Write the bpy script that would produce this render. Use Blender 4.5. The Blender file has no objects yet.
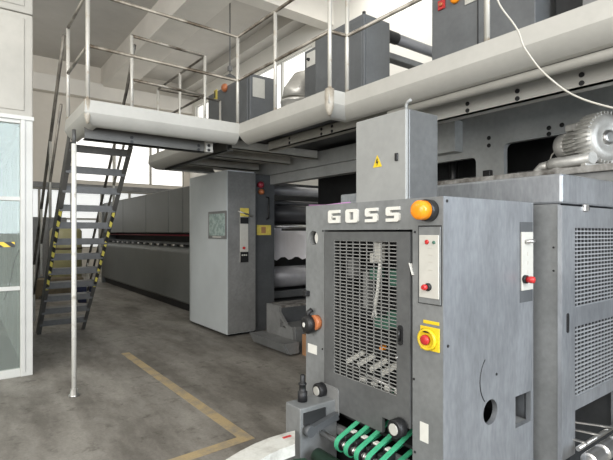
import bpy, bmesh, math, random
from mathutils import Vector, Matrix
random.seed(7)
S = bpy.context.scene
COL = S.collection
PI = math.pi

# ------------------------------------------------------------------ camera
H = 1.6          # eye height
F = 460.0        # focal length in pixels of the 613 wide frame
CX, HY = 306.5, 232.0
cam_d = bpy.data.cameras.new('camera')
cam = bpy.data.objects.new('camera', cam_d)
COL.objects.link(cam)
cam_d.sensor_width = 36.0
cam_d.lens = 36.0 * F / 613.0
cam_d.shift_y = (HY - 230.0) / 613.0
cam_d.clip_start = 0.05
cam.location = (0, 0, H)
cam.rotation_euler = (PI / 2, 0, -math.atan2(0.6, 0.8))
S.camera = cam

def ray(px):
    t = (px - CX) / F
    return 0.6 + 0.8 * t, 0.8 - 0.6 * t
def zz(py, d): return H - (py - HY) * d / F
def onX(px, py, X):
    a, b = ray(px); d = X / a
    return Vector((X, d * b, zz(py, d)))
def onY(px, py, Y):
    a, b = ray(px); d = Y / b
    return Vector((d * a, Y, zz(py, d)))
def onZ(px, py, Z):
    a, b = ray(px); d = (H - Z) * F / (py - HY)
    return Vector((d * a, d * b, Z))

# ------------------------------------------------------------------ materials
def _nodes(name):
    m = bpy.data.materials.new(name); m.use_nodes = True
    nt = m.node_tree
    return m, nt, nt.nodes['Principled BSDF']

def paint(name, col, rough=0.5, metal=0.0, var=0.12, scale=6.0, col2=None, bump=0.0, stretch=(1, 1, 1), spec=0.5, fine=0.0, contrast=(0.3, 0.7)):
    m, nt, b = _nodes(name)
    b.inputs['Roughness'].default_value = rough
    b.inputs['Metallic'].default_value = metal
    b.inputs['Specular IOR Level'].default_value = spec
    tc = nt.nodes.new('ShaderNodeTexCoord'); mp = nt.nodes.new('ShaderNodeMapping')
    mp.inputs['Scale'].default_value = stretch
    nt.links.new(tc.outputs['Object'], mp.inputs['Vector'])
    n = nt.nodes.new('ShaderNodeTexNoise'); n.inputs['Scale'].default_value = scale; n.inputs['Detail'].default_value = 7
    n.inputs['Roughness'].default_value = 0.6
    nt.links.new(mp.outputs[0], n.inputs['Vector'])
    r = nt.nodes.new('ShaderNodeValToRGB')
    r.color_ramp.elements[0].position, r.color_ramp.elements[1].position = contrast
    c2 = col2 or tuple(c * (1 - 2 * var) for c in col)
    r.color_ramp.elements[0].color = (*c2, 1)
    r.color_ramp.elements[1].color = (*col, 1)
    nt.links.new(n.outputs['Fac'], r.inputs['Fac'])
    out = r.outputs['Color']
    if fine:
        n2 = nt.nodes.new('ShaderNodeTexNoise'); n2.inputs['Scale'].default_value = scale * 9; n2.inputs['Detail'].default_value = 4
        nt.links.new(mp.outputs[0], n2.inputs['Vector'])
        mx = nt.nodes.new('ShaderNodeMixRGB'); mx.blend_type = 'OVERLAY'; mx.inputs['Fac'].default_value = fine
        nt.links.new(out, mx.inputs['Color1']); nt.links.new(n2.outputs['Fac'], mx.inputs['Color2'])
        out = mx.outputs['Color']
    nt.links.new(out, b.inputs['Base Color'])
    if bump:
        bp = nt.nodes.new('ShaderNodeBump'); bp.inputs['Strength'].default_value = bump; bp.inputs['Distance'].default_value = 0.02
        nt.links.new(n.outputs['Fac'], bp.inputs['Height']); nt.links.new(bp.outputs['Normal'], b.inputs['Normal'])
    return m

def glow(name, col, strength, rough=0.4):
    m, nt, b = _nodes(name)
    b.inputs['Base Color'].default_value = (*col, 1); b.inputs['Roughness'].default_value = rough
    b.inputs['Emission Color'].default_value = (*col, 1); b.inputs['Emission Strength'].default_value = strength
    return m

def stripes(name, c1, c2, vec, rough=0.5):
    m, nt, b = _nodes(name); b.inputs['Roughness'].default_value = rough
    tc = nt.nodes.new('ShaderNodeTexCoord')
    d = nt.nodes.new('ShaderNodeVectorMath'); d.operation = 'DOT_PRODUCT'; d.inputs[1].default_value = vec
    nt.links.new(tc.outputs['Object'], d.inputs[0])
    f = nt.nodes.new('ShaderNodeMath'); f.operation = 'FRACT'; nt.links.new(d.outputs['Value'], f.inputs[0])
    g = nt.nodes.new('ShaderNodeMath'); g.operation = 'GREATER_THAN'; g.inputs[1].default_value = 0.5; nt.links.new(f.outputs[0], g.inputs[0])
    mx = nt.nodes.new('ShaderNodeMixRGB'); mx.inputs['Color1'].default_value = (*c1, 1); mx.inputs['Color2'].default_value = (*c2, 1)
    nt.links.new(g.outputs[0], mx.inputs['Fac']); nt.links.new(mx.outputs[0], b.inputs['Base Color'])
    return m

def glass(name, tint, rough=0.02, mixf=0.8):
    m = bpy.data.materials.new(name); m.use_nodes = True
    nt = m.node_tree; nt.nodes.clear()
    o = nt.nodes.new('ShaderNodeOutputMaterial')
    t = nt.nodes.new('ShaderNodeBsdfTransparent'); t.inputs['Color'].default_value = (*tint, 1)
    g = nt.nodes.new('ShaderNodeBsdfGlossy'); g.inputs['Roughness'].default_value = rough; g.inputs['Color'].default_value = (0.9, 0.97, 0.95, 1)
    lw = nt.nodes.new('ShaderNodeLayerWeight'); lw.inputs['Blend'].default_value = 0.35
    mx = nt.nodes.new('ShaderNodeMixShader')
    nt.links.new(lw.outputs['Fresnel'], mx.inputs[0]); nt.links.new(t.outputs[0], mx.inputs[1]); nt.links.new(g.outputs[0], mx.inputs[2])
    df = nt.nodes.new('ShaderNodeBsdfDiffuse'); df.inputs['Color'].default_value = (0.42, 0.455, 0.425, 1)
    n = nt.nodes.new('ShaderNodeTexNoise'); n.inputs['Scale'].default_value = 3.0; n.inputs['Detail'].default_value = 5
    mr = nt.nodes.new('ShaderNodeMapRange'); mr.inputs['To Min'].default_value = 0.16; mr.inputs['To Max'].default_value = 0.34
    m2 = nt.nodes.new('ShaderNodeMixShader')
    nt.links.new(n.outputs['Fac'], mr.inputs['Value']); nt.links.new(mr.outputs[0], m2.inputs[0])
    nt.links.new(mx.outputs[0], m2.inputs[1]); nt.links.new(df.outputs[0], m2.inputs[2])
    nt.links.new(m2.outputs[0], o.inputs['Surface'])
    return m

M = {}
M['grey'] = paint('grey_machine_paint', (0.200, 0.207, 0.207), 0.38, var=0.13, scale=4, fine=0.22)
M['grey_door'] = paint('shaded_machine_paint', (0.135, 0.138, 0.138), 0.36, var=0.15, scale=4, fine=0.2, metal=0.2)  # machine grey darkened; shade put into the colour
M['grey_side'] = paint('lit_side_machine_paint', (0.36, 0.376, 0.398), 0.38, metal=0.6, var=0.16, scale=4, fine=0.25, stretch=(1.6, 1.6, 0.5))  # machine grey made lighter and bluer; daylight sheen put into the colour
M['grey_mid'] = paint('mid_grey_paint', (0.22, 0.222, 0.218), 0.45, var=0.16, scale=3, fine=0.2)
M['grey_dark'] = paint('dark_grey_paint', (0.085, 0.090, 0.095), 0.45, var=0.15, scale=4, fine=0.15)
M['grey_cover'] = paint('pale_grey_cover_paint', (0.56, 0.595, 0.60), 0.36, var=0.07, scale=1.5)
M['grey_long'] = paint('enclosure_grey_paint', (0.17, 0.178, 0.172), 0.38, var=0.10, scale=1.2)
M['grey_box'] = paint('switch_box_grey', (0.30, 0.305, 0.295), 0.45, var=0.07, scale=3, fine=0.1)
M['black'] = paint('black_rubber', (0.012, 0.012, 0.013), 0.5, var=0.2)
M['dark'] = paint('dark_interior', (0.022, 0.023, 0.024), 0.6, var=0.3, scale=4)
M['oily'] = paint('oily_dark_steel', (0.05, 0.05, 0.05), 0.35, metal=0.6, var=0.3, scale=8)
M['cream'] = paint('cream_steel_paint', (0.44, 0.43, 0.395), 0.34, var=0.05, scale=2.5, fine=0.06)
M['cream_dull'] = paint('dull_cream_joist_paint', (0.42, 0.405, 0.36), 0.5, var=0.12, scale=3, fine=0.1)
M['rail'] = paint('worn_galvanised_rail', (0.52, 0.50, 0.45), 0.42, metal=0.3, col2=(0.33, 0.22, 0.11), scale=5, contrast=(0.30, 0.42))
M['rail_pipe'] = paint('worn_brown_pipe', (0.37, 0.34, 0.29), 0.38, metal=0.4, col2=(0.08, 0.06, 0.04), scale=4, contrast=(0.38, 0.60))
M['rail_dark'] = paint('dark_handrail', (0.22, 0.20, 0.165), 0.4, metal=0.3, col2=(0.05, 0.045, 0.04), scale=4, contrast=(0.35, 0.6))
M['cream_worn'] = paint('dirty_cream_corner', (0.46, 0.43, 0.37), 0.4, col2=(0.26, 0.22, 0.17), scale=12, fine=0.2)
M['joist_shaded'] = paint('shaded_joist_paint', (0.10, 0.097, 0.088), 0.5, var=0.12, scale=4)  # joist darkened; shade under the deck put into the colour
M['grey_deck'] = paint('deck_cabinet_paint', (0.135, 0.142, 0.147), 0.42, var=0.12, scale=3, fine=0.12)
M['slat'] = paint('vent_slat_paint', (0.27, 0.28, 0.29), 0.4, var=0.06)
M['frame'] = paint('press_frame_paint', (0.40, 0.41, 0.40), 0.45, var=0.12, scale=2.5, fine=0.15)
M['mesh'] = paint('mesh_wire_paint', (0.26, 0.26, 0.25), 0.4, var=0.06)
M['hazy'] = glow('dirty_daylit_pane', (0.95, 0.97, 0.97), 0.55)
M['white_post'] = paint('white_post_paint', (0.72, 0.71, 0.66), 0.45, col2=(0.42, 0.39, 0.33), scale=9, contrast=(0.28, 0.45))
M['white'] = paint('white_paint', (0.62, 0.62, 0.59), 0.4, var=0.04)
M['white_dirty'] = paint('dirty_white_guard_paint', (0.58, 0.57, 0.52), 0.4, col2=(0.36, 0.34, 0.30), scale=9, contrast=(0.30, 0.52), fine=0.15)
M['booth_white'] = paint('booth_white_panel', (0.47, 0.45, 0.40), 0.5, var=0.10, scale=1.6, fine=0.06)
M['booth_teal'] = paint('booth_inner_panel', (0.66, 0.70, 0.68), 0.5, var=0.05, scale=1.0)
M['stair'] = paint('dark_stair_steel', (0.10, 0.10, 0.098), 0.45, var=0.2, scale=5, fine=0.15)
M['stair_side'] = paint('stair_stringer_steel', (0.11, 0.107, 0.10), 0.45, var=0.2, scale=4)
M['steel'] = paint('brushed_steel', (0.62, 0.61, 0.59), 0.3, metal=0.9, var=0.12, scale=6)
M['alu'] = paint('cast_aluminium', (0.62, 0.61, 0.575), 0.42, metal=0.45, var=0.14, scale=14, fine=0.15)
M['foil'] = paint('crinkled_duct_foil', (0.74, 0.72, 0.67), 0.34, metal=0.5, var=0.15, scale=5, bump=0.4)
M['rust'] = paint('grimy_edge_steel', (0.30, 0.29, 0.27), 0.55, col2=(0.07, 0.06, 0.05), scale=7, contrast=(0.35, 0.6), fine=0.3)
M['roller'] = paint('roller_rubber', (0.06, 0.06, 0.065), 0.4, var=0.1)
M['roller_pale'] = paint('roller_metal', (0.34, 0.34, 0.36), 0.42, metal=0.2, var=0.1)
M['paper'] = paint('paper_web', (0.74, 0.72, 0.75), 0.7, var=0.06, scale=3)
M['green'] = paint('green_belt', (0.055, 0.40, 0.21), 0.5, var=0.12, scale=20)
M['dkgreen'] = paint('dark_green_belt', (0.022, 0.060, 0.034), 0.40, var=0.25, scale=10, fine=0.3)
M['teal'] = paint('pale_green_part', (0.05, 0.14, 0.10), 0.5)
M['orange'] = paint('orange_lamp_plastic', (0.95, 0.30, 0.012), 0.25, var=0.08, scale=30)
M['red'] = paint('red_plastic', (0.50, 0.028, 0.028), 0.35, var=0.08)
M['dullred'] = paint('dull_red_rail', (0.30, 0.03, 0.05), 0.4, var=0.1)
M['yellow'] = paint('yellow_plate', (0.72, 0.52, 0.02), 0.42, var=0.06)
M['paleyel'] = paint('pale_yellow_label', (0.72, 0.58, 0.12), 0.5, var=0.12, scale=20)
M['panelw'] = paint('instrument_panel_white', (0.52, 0.51, 0.465), 0.42, var=0.05, scale=15)
M['labelw'] = paint('paper_label', (0.70, 0.69, 0.64), 0.55, var=0.05, scale=20)
M['copper'] = paint('copper_orange', (0.48, 0.16, 0.06), 0.4, var=0.15)
M['card'] = paint('cardboard', (0.40, 0.21, 0.10), 0.75, var=0.1, scale=8)
M['olive'] = paint('olive_tank_paint', (0.42, 0.39, 0.20), 0.32, var=0.1, scale=2)
M['brown'] = paint('brown_crate', (0.16, 0.125, 0.075), 0.7, var=0.25, scale=6)
M['navy'] = paint('dark_blue_plastic', (0.03, 0.04, 0.09), 0.5)
M['cable'] = paint('grey_white_cable', (0.48, 0.46, 0.41), 0.5, var=0.05)
M['beige'] = paint('beige_plaster', (0.74, 0.69, 0.61), 0.85, var=0.06, scale=0.7, fine=0.05)
M['whitewall'] = paint('white_plaster', (0.84, 0.82, 0.76), 0.85, var=0.05, scale=0.5)
M['ceil'] = paint('concrete_ceiling', (0.68, 0.655, 0.61), 0.9, var=0.10, scale=0.35, fine=0.08)
M['beam'] = paint('pale_concrete_beam', (0.80, 0.765, 0.70), 0.85, var=0.07, scale=0.8)
M['haz'] = stripes('hazard_stripes', (0.02, 0.02, 0.02), (0.80, 0.70, 0.14), (5.5, 2.0, 9.5))
M['haz2'] = stripes('hazard_tape', (0.03, 0.03, 0.03), (0.85, 0.60, 0.06), (7.5, 0, 9.0))
M['glass'] = glass('booth_glass', (0.86, 0.89, 0.86))
M['screen'] = paint('touch_screen', (0.36, 0.45, 0.42), 0.15, col2=(0.24, 0.32, 0.30), scale=14, contrast=(0.45, 0.55))
M['daylight'] = glow('frosted_daylit_pane', (1.0, 0.985, 0.95), 1.0)

def floor_mat():
    m, nt, b = _nodes('worn_concrete_floor')
    tc = nt.nodes.new('ShaderNodeTexCoord')
    def noise(scale, detail, rough=0.6, sx=(1, 1, 1)):
        mp = nt.nodes.new('ShaderNodeMapping'); mp.inputs['Scale'].default_value = sx
        nt.links.new(tc.outputs['Object'], mp.inputs[0])
        n = nt.nodes.new('ShaderNodeTexNoise'); n.inputs['Scale'].default_value = scale; n.inputs['Detail'].default_value = detail; n.inputs['Roughness'].default_value = rough
        nt.links.new(mp.outputs[0], n.inputs['Vector']); return n
    def ramp(n, p0, p1, c0, c1):
        r = nt.nodes.new('ShaderNodeValToRGB'); r.color_ramp.elements[0].position = p0; r.color_ramp.elements[1].position = p1
        r.color_ramp.elements[0].color = (*c0, 1); r.color_ramp.elements[1].color = (*c1, 1)
        nt.links.new(n.outputs['Fac'], r.inputs['Fac']); return r
    base = ramp(noise(0.9, 8, 0.65), 0.3, 0.7, (0.26, 0.243, 0.215), (0.38, 0.357, 0.32))
    smear = ramp(noise(2.2, 9, 0.7, (1.0, 0.35, 1)), 0.38, 0.60, (0.36, 0.345, 0.33), (1, 1, 1))
    spots = ramp(noise(7.0, 6, 0.7), 0.33, 0.44, (0.42, 0.41, 0.39), (1, 1, 1))
    fine = ramp(noise(40, 4), 0.2, 0.8, (0.82, 0.82, 0.82), (1.1, 1.1, 1.1))
    cur = base.outputs[0]
    for l, fac in ((smear, 0.75), (spots, 0.6), (fine, 1.0)):
        mx = nt.nodes.new('ShaderNodeMixRGB'); mx.blend_type = 'MULTIPLY'; mx.inputs['Fac'].default_value = fac
        nt.links.new(cur, mx.inputs['Color1']); nt.links.new(l.outputs[0], mx.inputs['Color2']); cur = mx.outputs[0]
    nt.links.new(cur, b.inputs['Base Color'])
    b.inputs['Roughness'].default_value = 0.62
    b.inputs['Specular IOR Level'].default_value = 0.3
    return m
M['floor'] = floor_mat()
M['floorline'] = paint('worn_yellow_line', (0.47, 0.36, 0.20), 0.7, col2=(0.31, 0.27, 0.21), scale=7, contrast=(0.32, 0.55), fine=0.2)

# ------------------------------------------------------------------ mesh helpers
WLOC = {}
class MB:
    def __init__(self): self.bm = bmesh.new()
    def _merge(self, b2):
        me = bpy.data.meshes.new('tmp'); b2.to_mesh(me); b2.free(); self.bm.from_mesh(me); bpy.data.meshes.remove(me)
        return self
    def box(self, x0, x1, y0, y1, z0, z1, bev=0.0, seg=2, axis=None):
        b2 = bmesh.new(); bmesh.ops.create_cube(b2, size=1)
        sx, sy, sz = abs(x1 - x0), abs(y1 - y0), abs(z1 - z0)
        for v in b2.verts:
            v.co = Vector(((x0 + x1) / 2 + v.co.x * sx, (y0 + y1) / 2 + v.co.y * sy, (z0 + z1) / 2 + v.co.z * sz))
        if bev:
            ed = b2.edges[:]
            if axis is not None:
                ed = [e for e in ed if abs((e.verts[0].co - e.verts[1].co).normalized()[axis]) > 0.9]
            bmesh.ops.bevel(b2, geom=ed, offset=min(bev, 0.49 * min(sx, sy, sz)) if axis is None else bev, segments=seg, affect='EDGES', profile=0.5)
        return self._merge(b2)
    def bar(self, p, q, w, h, up=(0, 0, 1)):
        p, q = Vector(p), Vector(q); d = q - p; L = d.length; z = d.normalized()
        u = Vector(up); x = u.cross(z)
        if x.length < 1e-4: x = Vector((1, 0, 0)).cross(z)
        x.normalize(); y = z.cross(x)
        b2 = bmesh.new(); bmesh.ops.create_cube(b2, size=1)
        for v in b2.verts:
            v.co = (p + q) / 2 + x * (v.co.x * w) + y * (v.co.y * h) + z * (v.co.z * L)
        return self._merge(b2)
    def tube(self, pts, r, n=10, caps=True):
        pts = [Vector(p) for p in pts]
        b2 = bmesh.new(); rings = []
        prev = None
        for i, p in enumerate(pts):
            if i == 0: d = pts[1] - p
            elif i == len(pts) - 1: d = p - pts[i - 1]
            else: d = (pts[i + 1] - p).normalized() + (p - pts[i - 1]).normalized()
            d.normalize()
            if prev is None:
                a = Vector((0, 0, 1)) if abs(d.z) < 0.9 else Vector((1, 0, 0))
                x = a.cross(d).normalized()
            else:
                x = (prev - d * prev.dot(d)).normalized()
            prev = x; y = d.cross(x)
            rr = r[i] if isinstance(r, (list, tuple)) else r
            rings.append([b2.verts.new(p + x * (math.cos(2 * PI * k / n) * rr) + y * (math.sin(2 * PI * k / n) * rr)) for k in range(n)])
        for i in range(len(rings) - 1):
            for k in range(n):
                f = b2.faces.new((rings[i][k], rings[i][(k + 1) % n], rings[i + 1][(k + 1) % n], rings[i + 1][k])); f.smooth = True
        if caps:
            b2.faces.new(list(reversed(rings[0]))); b2.faces.new(rings[-1])
        return self._merge(b2)
    def lathe(self, o, ax, prof, n=28, smooth=True):
        """prof: list of (along, radius)"""
        o, ax = Vector(o), Vector(ax).normalized()
        a = Vector((0, 0, 1)) if abs(ax.z) < 0.9 else Vector((1, 0, 0))
        x = a.cross(ax).normalized(); y = ax.cross(x)
        b2 = bmesh.new(); rings = []
        for t, r in prof:
            if r < 1e-5: rings.append([b2.verts.new(o + ax * t)])
            else: rings.append([b2.verts.new(o + ax * t + x * (math.cos(2 * PI * k / n) * r) + y * (math.sin(2 * PI * k / n) * r)) for k in range(n)])
        for i in range(len(rings) - 1):
            A, B = rings[i], rings[i + 1]
            for k in range(n):
                a0, a1 = A[k % len(A)], A[(k + 1) % len(A)]; c0, c1 = B[k % len(B)], B[(k + 1) % len(B)]
                vs = []
                for v in (a0, a1, c1, c0):
                    if v not in vs: vs.append(v)
                if len(vs) > 2:
                    f = b2.faces.new(vs); f.smooth = smooth and abs(prof[i][0] - prof[i + 1][0]) > 1e-4
        for R in (rings[0], rings[-1]):
            if len(R) > 2: b2.faces.new(R)
        bmesh.ops.recalc_face_normals(b2, faces=b2.faces)
        return self._merge(b2)
    def plate(self, outer, holes, o, u, v, th):
        """2-D outline with holes, front at the plane, thickness th away along -(n); n = u x v"""
        o, u, v = Vector(o), Vector(u), Vector(v); n = u.cross(v).normalized()
        b2 = bmesh.new(); es = []
        for loop in [outer] + list(holes):
            vs = [b2.verts.new(o + u * a + v * b) for a, b in loop]
            for i in range(len(vs)): es.append(b2.edges.new((vs[i], vs[(i + 1) % len(vs)])))
        bmesh.ops.triangle_fill(b2, use_beauty=True, use_dissolve=False, edges=es, normal=n)
        g = bmesh.ops.extrude_face_region(b2, geom=b2.faces[:])
        bmesh.ops.translate(b2, verts=[x for x in g['geom'] if isinstance(x, bmesh.types.BMVert)], vec=-n * th)
        bmesh.ops.recalc_face_normals(b2, faces=b2.faces)
        return self._merge(b2)
    def sweep(self, path, prof, closed_profile=True):
        """profile (out, z) swept along a mitred xy path; out is to the right of travel"""
        b2 = bmesh.new(); P = [Vector((a, b, 0)) for a, b in path]; rings = []
        for i, p in enumerate(P):
            ns = []
            if i > 0: d = (P[i] - P[i - 1]).normalized(); ns.append(Vector((d.y, -d.x, 0)))
            if i < len(P) - 1: d = (P[i + 1] - P[i]).normalized(); ns.append(Vector((d.y, -d.x, 0)))
            if len(ns) == 2:
                m = (ns[0] + ns[1]).normalized(); m = m / max(0.25, m.dot(ns[0]))
            else: m = ns[0]
            rings.append([b2.verts.new(p + m * a + Vector((0, 0, z))) for a, z in prof])
        k = len(prof)
        for i in range(len(rings) - 1):
            for j in range(k if closed_profile else k - 1):
                b2.faces.new((rings[i][j], rings[i][(j + 1) % k], rings[i + 1][(j + 1) % k], rings[i + 1][j]))
        if closed_profile:
            b2.faces.new(rings[0]); b2.faces.new(list(reversed(rings[-1])))
        bmesh.ops.recalc_face_normals(b2, faces=b2.faces)
        return self._merge(b2)
    def build(self, name, mat, parent=None, kind=None, label=None):
        bm = self.bm
        lo = Vector([min(v.co[i] for v in bm.verts) for i in range(3)]); hi = Vector([max(v.co[i] for v in bm.verts) for i in range(3)])
        c = Vector(((lo.x + hi.x) / 2, (lo.y + hi.y) / 2, lo.z if parent is None else (lo.z + hi.z) / 2))
        for v in bm.verts: v.co -= c
        me = bpy.data.meshes.new(name); bm.to_mesh(me); bm.free()
        me.materials.append(M[mat] if isinstance(mat, str) else mat)
        o = bpy.data.objects.new(name, me); COL.objects.link(o)
        if parent is not None:
            o.parent = parent; o.location = c - WLOC[parent.name]
        else: o.location = c
        WLOC[o.name] = c
        if kind: o['kind'] = kind
        if label: o['label'] = label
        return o

def thing(name, label, cat, loc=(0, 0, 0), group=None):
    o = bpy.data.objects.new(name, None); COL.objects.link(o)
    o.location = loc; WLOC[o.name] = Vector(loc); o.empty_display_size = 0.1
    o['label'] = label; o['category'] = cat
    if group: o['group'] = group
    return o
def tag(o, label, cat, group=None):
    o['label'] = label; o['category'] = cat
    if group: o['group'] = group
    return o
def circ(cx, cy, r, n=24, ry=None):
    ry = ry or r
    return [(cx + r * math.cos(2 * PI * k / n), cy + ry * math.sin(2 * PI * k / n)) for k in range(n)]
def rect(a0, a1, b0, b1): return [(a0, b0), (a1, b0), (a1, b1), (a0, b1)]
def rrect(a0, a1, b0, b1, r, n=4):
    p = []
    for cx, cy, s in ((a1 - r, b1 - r, 0), (a0 + r, b1 - r, 1), (a0 + r, b0 + r, 2), (a1 - r, b0 + r, 3)):
        for k in range(n + 1):
            t = (s + k / n) * PI / 2; p.append((cx + r * math.cos(t), cy + r * math.sin(t)))
    return p
UX, UY, UZ = Vector((1, 0, 0)), Vector((0, 1, 0)), Vector((0, 0, 1))
# a plate on a face that looks to -X: u = -Y ; on a face that looks to -Y: u = +X
def plX(mb, X, outer, holes=(), th=0.01):     # outlines in (Y, z)
    return mb.plate([(-a, b) for a, b in outer], [[(-a, b) for a, b in h] for h in holes], (X, 0, 0), -UY, UZ, th)
def plY(mb, Y, outer, holes=(), th=0.01):     # outlines in (X, z)
    return mb.plate(outer, holes, (0, Y, 0), UX, UZ, th)

# ------------------------------------------------------------------ the hall
WX, WY, CZ = 8.0, 19.2, 8.0
MB().box(-6, 14, -5, 22, -0.1, 0).build('floor', 'floor', kind='structure')
MB().box(-6, WX + 0.3, -5, WY + 0.3, CZ, CZ + 0.2).build('ceiling', 'ceil', kind='structure')
wb = MB()
winB = [rect(3.45, 7.75, 3.55, 5.25), rect(1.2, 7.6, 1.0, 3.2)]
plY(wb, WY, rect(-6, WX + 0.3, 0, CZ), winB, 0.3); wb.build('wall_back', 'beige', kind='structure')
wr = MB()
winR = [rect(10.4, 18.6, 4.6, 6.95)]
plX(wr, WX, rect(-5, WY, 0, CZ), winR, 0.3); wr.build('wall_right', 'whitewall', kind='structure')
# windows: a frame with frosted daylit panes
def windowY(name, x0, x1, z0, z1, Y, nx, nz, pane='daylight'):
    f = MB()
    for i in range(nx + 1):
        x = x0 + (x1 - x0) * i / nx; f.box(x - 0.04, x + 0.04, Y + 0.05, Y + 0.13, z0, z1)
    for k in range(nz + 1):
        z = z0 + (z1 - z0) * k / nz; f.box(x0, x1, Y + 0.06, Y + 0.12, z - 0.035, z + 0.035)
    o = f.build(name, 'cream_dull', kind='structure')
    MB().box(x0, x1, Y + 0.16, Y + 0.17, z0, z1).build('window_pane', pane, o)
def windowX(name, y0, y1, z0, z1, X, ny):
    f = MB()
    for i in range(ny + 1):
        y = y0 + (y1 - y0) * i / ny; f.box(X + 0.05, X + 0.13, y - 0.04, y + 0.04, z0, z1)
    for z in (z0, z1): f.box(X + 0.06, X + 0.12, y0, y1, z - 0.03, z + 0.03)
    o = f.build(name, 'white', kind='structure')
    MB().box(X + 0.16, X + 0.17, y0, y1, z0, z1).build('window_pane', 'daylight', o)
windowY('window_1', 3.45, 7.75, 3.55, 5.25, WY, 3, 1)
windowY('window_2', 1.2, 7.6, 1.0, 3.2, WY, 6, 2, 'hazy')
windowX('wall_glow_window', 10.4, 18.6, 4.6, 6.95, WX, 5)  # glowing panes added to make the white right wall read bright
# beams
MB().box(4.35, 5.25, -5, WY, 7.2, CZ, 0.0).build('ceiling_beam', 'beam', kind='structure')
MB().box(5.25, WX, 9.45, 9.85, 7.16, CZ).build('ceiling_beam', 'beam', kind='structure')
MB().box(7.55, WX, 9.85, WY, 7.62, CZ).build('ceiling_beam', 'ceil', kind='structure')
MB().box(-6, WX, WY - 0.35, WY, 6.7, 7.3, 0.02).build('wall_beam', 'beam', kind='structure')
MB().box(-6, WX, WY - 0.16, WY, 3.22, 3.42, 0.02).build('trim_1', 'grey_mid', kind='structure')
# painted floor line
fl = MB()
A = onZ(125, 353, 0); B = onZ(246, 438, 0); C = onZ(180, 460, 0)
d1 = (A - B).normalized(); d2 = (C - B).normalized(); w = 0.05
E = B + d2 * 2.2
n1 = Vector((-d1.y, d1.x, 0)); n2 = Vector((d2.y, -d2.x, 0))
if n1.dot(d2) < 0: n1 = -n1
if n2.dot(d1) < 0: n2 = -n2
m = (n1 + n2) / (1 + n1.dot(n2))
fl.plate([(q.x, q.y) for q in (A - n1 * w, B - m * w, E - n2 * w, E + n2 * w, B + m * w, A + n1 * w)], [], (0, 0, 0.003), UX, UY, 0.0025)
fl.build('floor_line', 'floorline', kind='structure')

# ------------------------------------------------------------------ glazed booth on the left
bx1, by0 = 0.64, 5.96
bt = thing('glazed_booth', 'white panelled booth with glass front standing left of the staircase', 'booth', (-0.8, by0, 0))
f = MB(); f.box(bx1 - 0.12, bx1, by0, by0 + 0.12, 0, 2.86, 0.006); f.box(bx1 - 0.115, bx1 - 0.075, by0 - 0.015, by0 + 0.02, 0.05, 2.86, 0.004)
f.build('corner_post', 'white', bt)
f = MB(); f.box(-2.6, bx1 - 0.12, by0 + 0.01, by0 + 0.08, 0, 0.09, 0.005); f.box(-2.6, bx1 - 0.12, by0 + 0.015, by0 + 0.075, 0.955, 1.0, 0.005); f.box(-2.6, bx1 - 0.12, by0 + 0.015, by0 + 0.075, 1.945, 1.99, 0.005)
f.box(-2.6, bx1 - 0.12, by0 + 0.01, by0 + 0.08, 2.80, 2.86, 0.005); f.box(-1.0, -0.92, by0 + 0.01, by0 + 0.08, 0.09, 2.8, 0.005)
f.build('window_frame', 'white', bt)
MB().box(-2.6, bx1 - 0.12, by0 + 0.042, by0 + 0.048, 0.09, 2.80).build('glass_pane', 'glass', bt)
zt = 1.6 + (232 - 237.5) * 5.0 / 460
MB().box(-2.6, 0.47, by0 + 0.034, by0 + 0.040, 1.435, 1.49).build('hazard_tape', 'haz2', bt, label='yellow and black striped tape')
for i, (z0, z1) in enumerate(((2.87, 4.02), (4.03, 5.9))):
    p = MB(); p.box(-2.6, bx1 - 0.0, by0, by0 + 0.06, z0, z1, 0.012)
    p.box(-2.6, bx1 - 0.08, by0 - 0.012, by0 + 0.02, z0 + 0.07, z1 - 0.05, 0.01)
    p.build('upper_panel', 'booth_white', bt)
MB().box(-2.6, bx1 + 0.01, by0 - 0.02, by0 + 0.0, 2.84, 2.885, 0.004).build('sill_strip', 'white', bt)
w_ = MB(); w_.box(bx1 - 0.06, bx1 - 0.01, by0 + 0.13, by0 + 5.2, 0, 5.9)
for k in range(6): w_.box(bx1 - 0.075, bx1 - 0.055, by0 + 0.9 + k * 0.8, by0 + 0.93 + k * 0.8, 0, 2.8)
w_.build('side_wall', 'booth_teal', bt)
MB().box(-2.6, bx1 - 0.07, by0 + 5.1, by0 + 5.2, 0, 2.8).build('rear_wall', 'booth_teal', bt)
MB().box(-2.6, bx1 - 0.08, by0 + 0.1, by0 + 5.1, 2.80, 2.85).build('booth_ceiling', 'booth_teal', bt)
f = MB()
for k in range(4): f.box(-2.5, bx1 - 0.1, by0 + 0.9 + k * 1.1, by0 + 0.96 + k * 1.1, 2.74, 2.80)
f.box(bx1 - 0.14, bx1 - 0.08, by0 + 0.2, by0 + 5.0, 2.68, 2.79); f.build('ceiling_rail', 'white', bt)
MB().tube([onY(4, 300, by0 + 0.6), onY(10, 284, by0 + 0.62), onY(14, 262, by0 + 0.62), onY(19, 250, by0 + 0.63)], 0.008, 6).build('hanging_wire', 'black', bt)
MB().box(0.08, 0.42, by0 + 1.3, by0 + 1.5, 0.9, 1.95, 0.02).build('wall_cabinet', 'grey_cover', bt)

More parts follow.
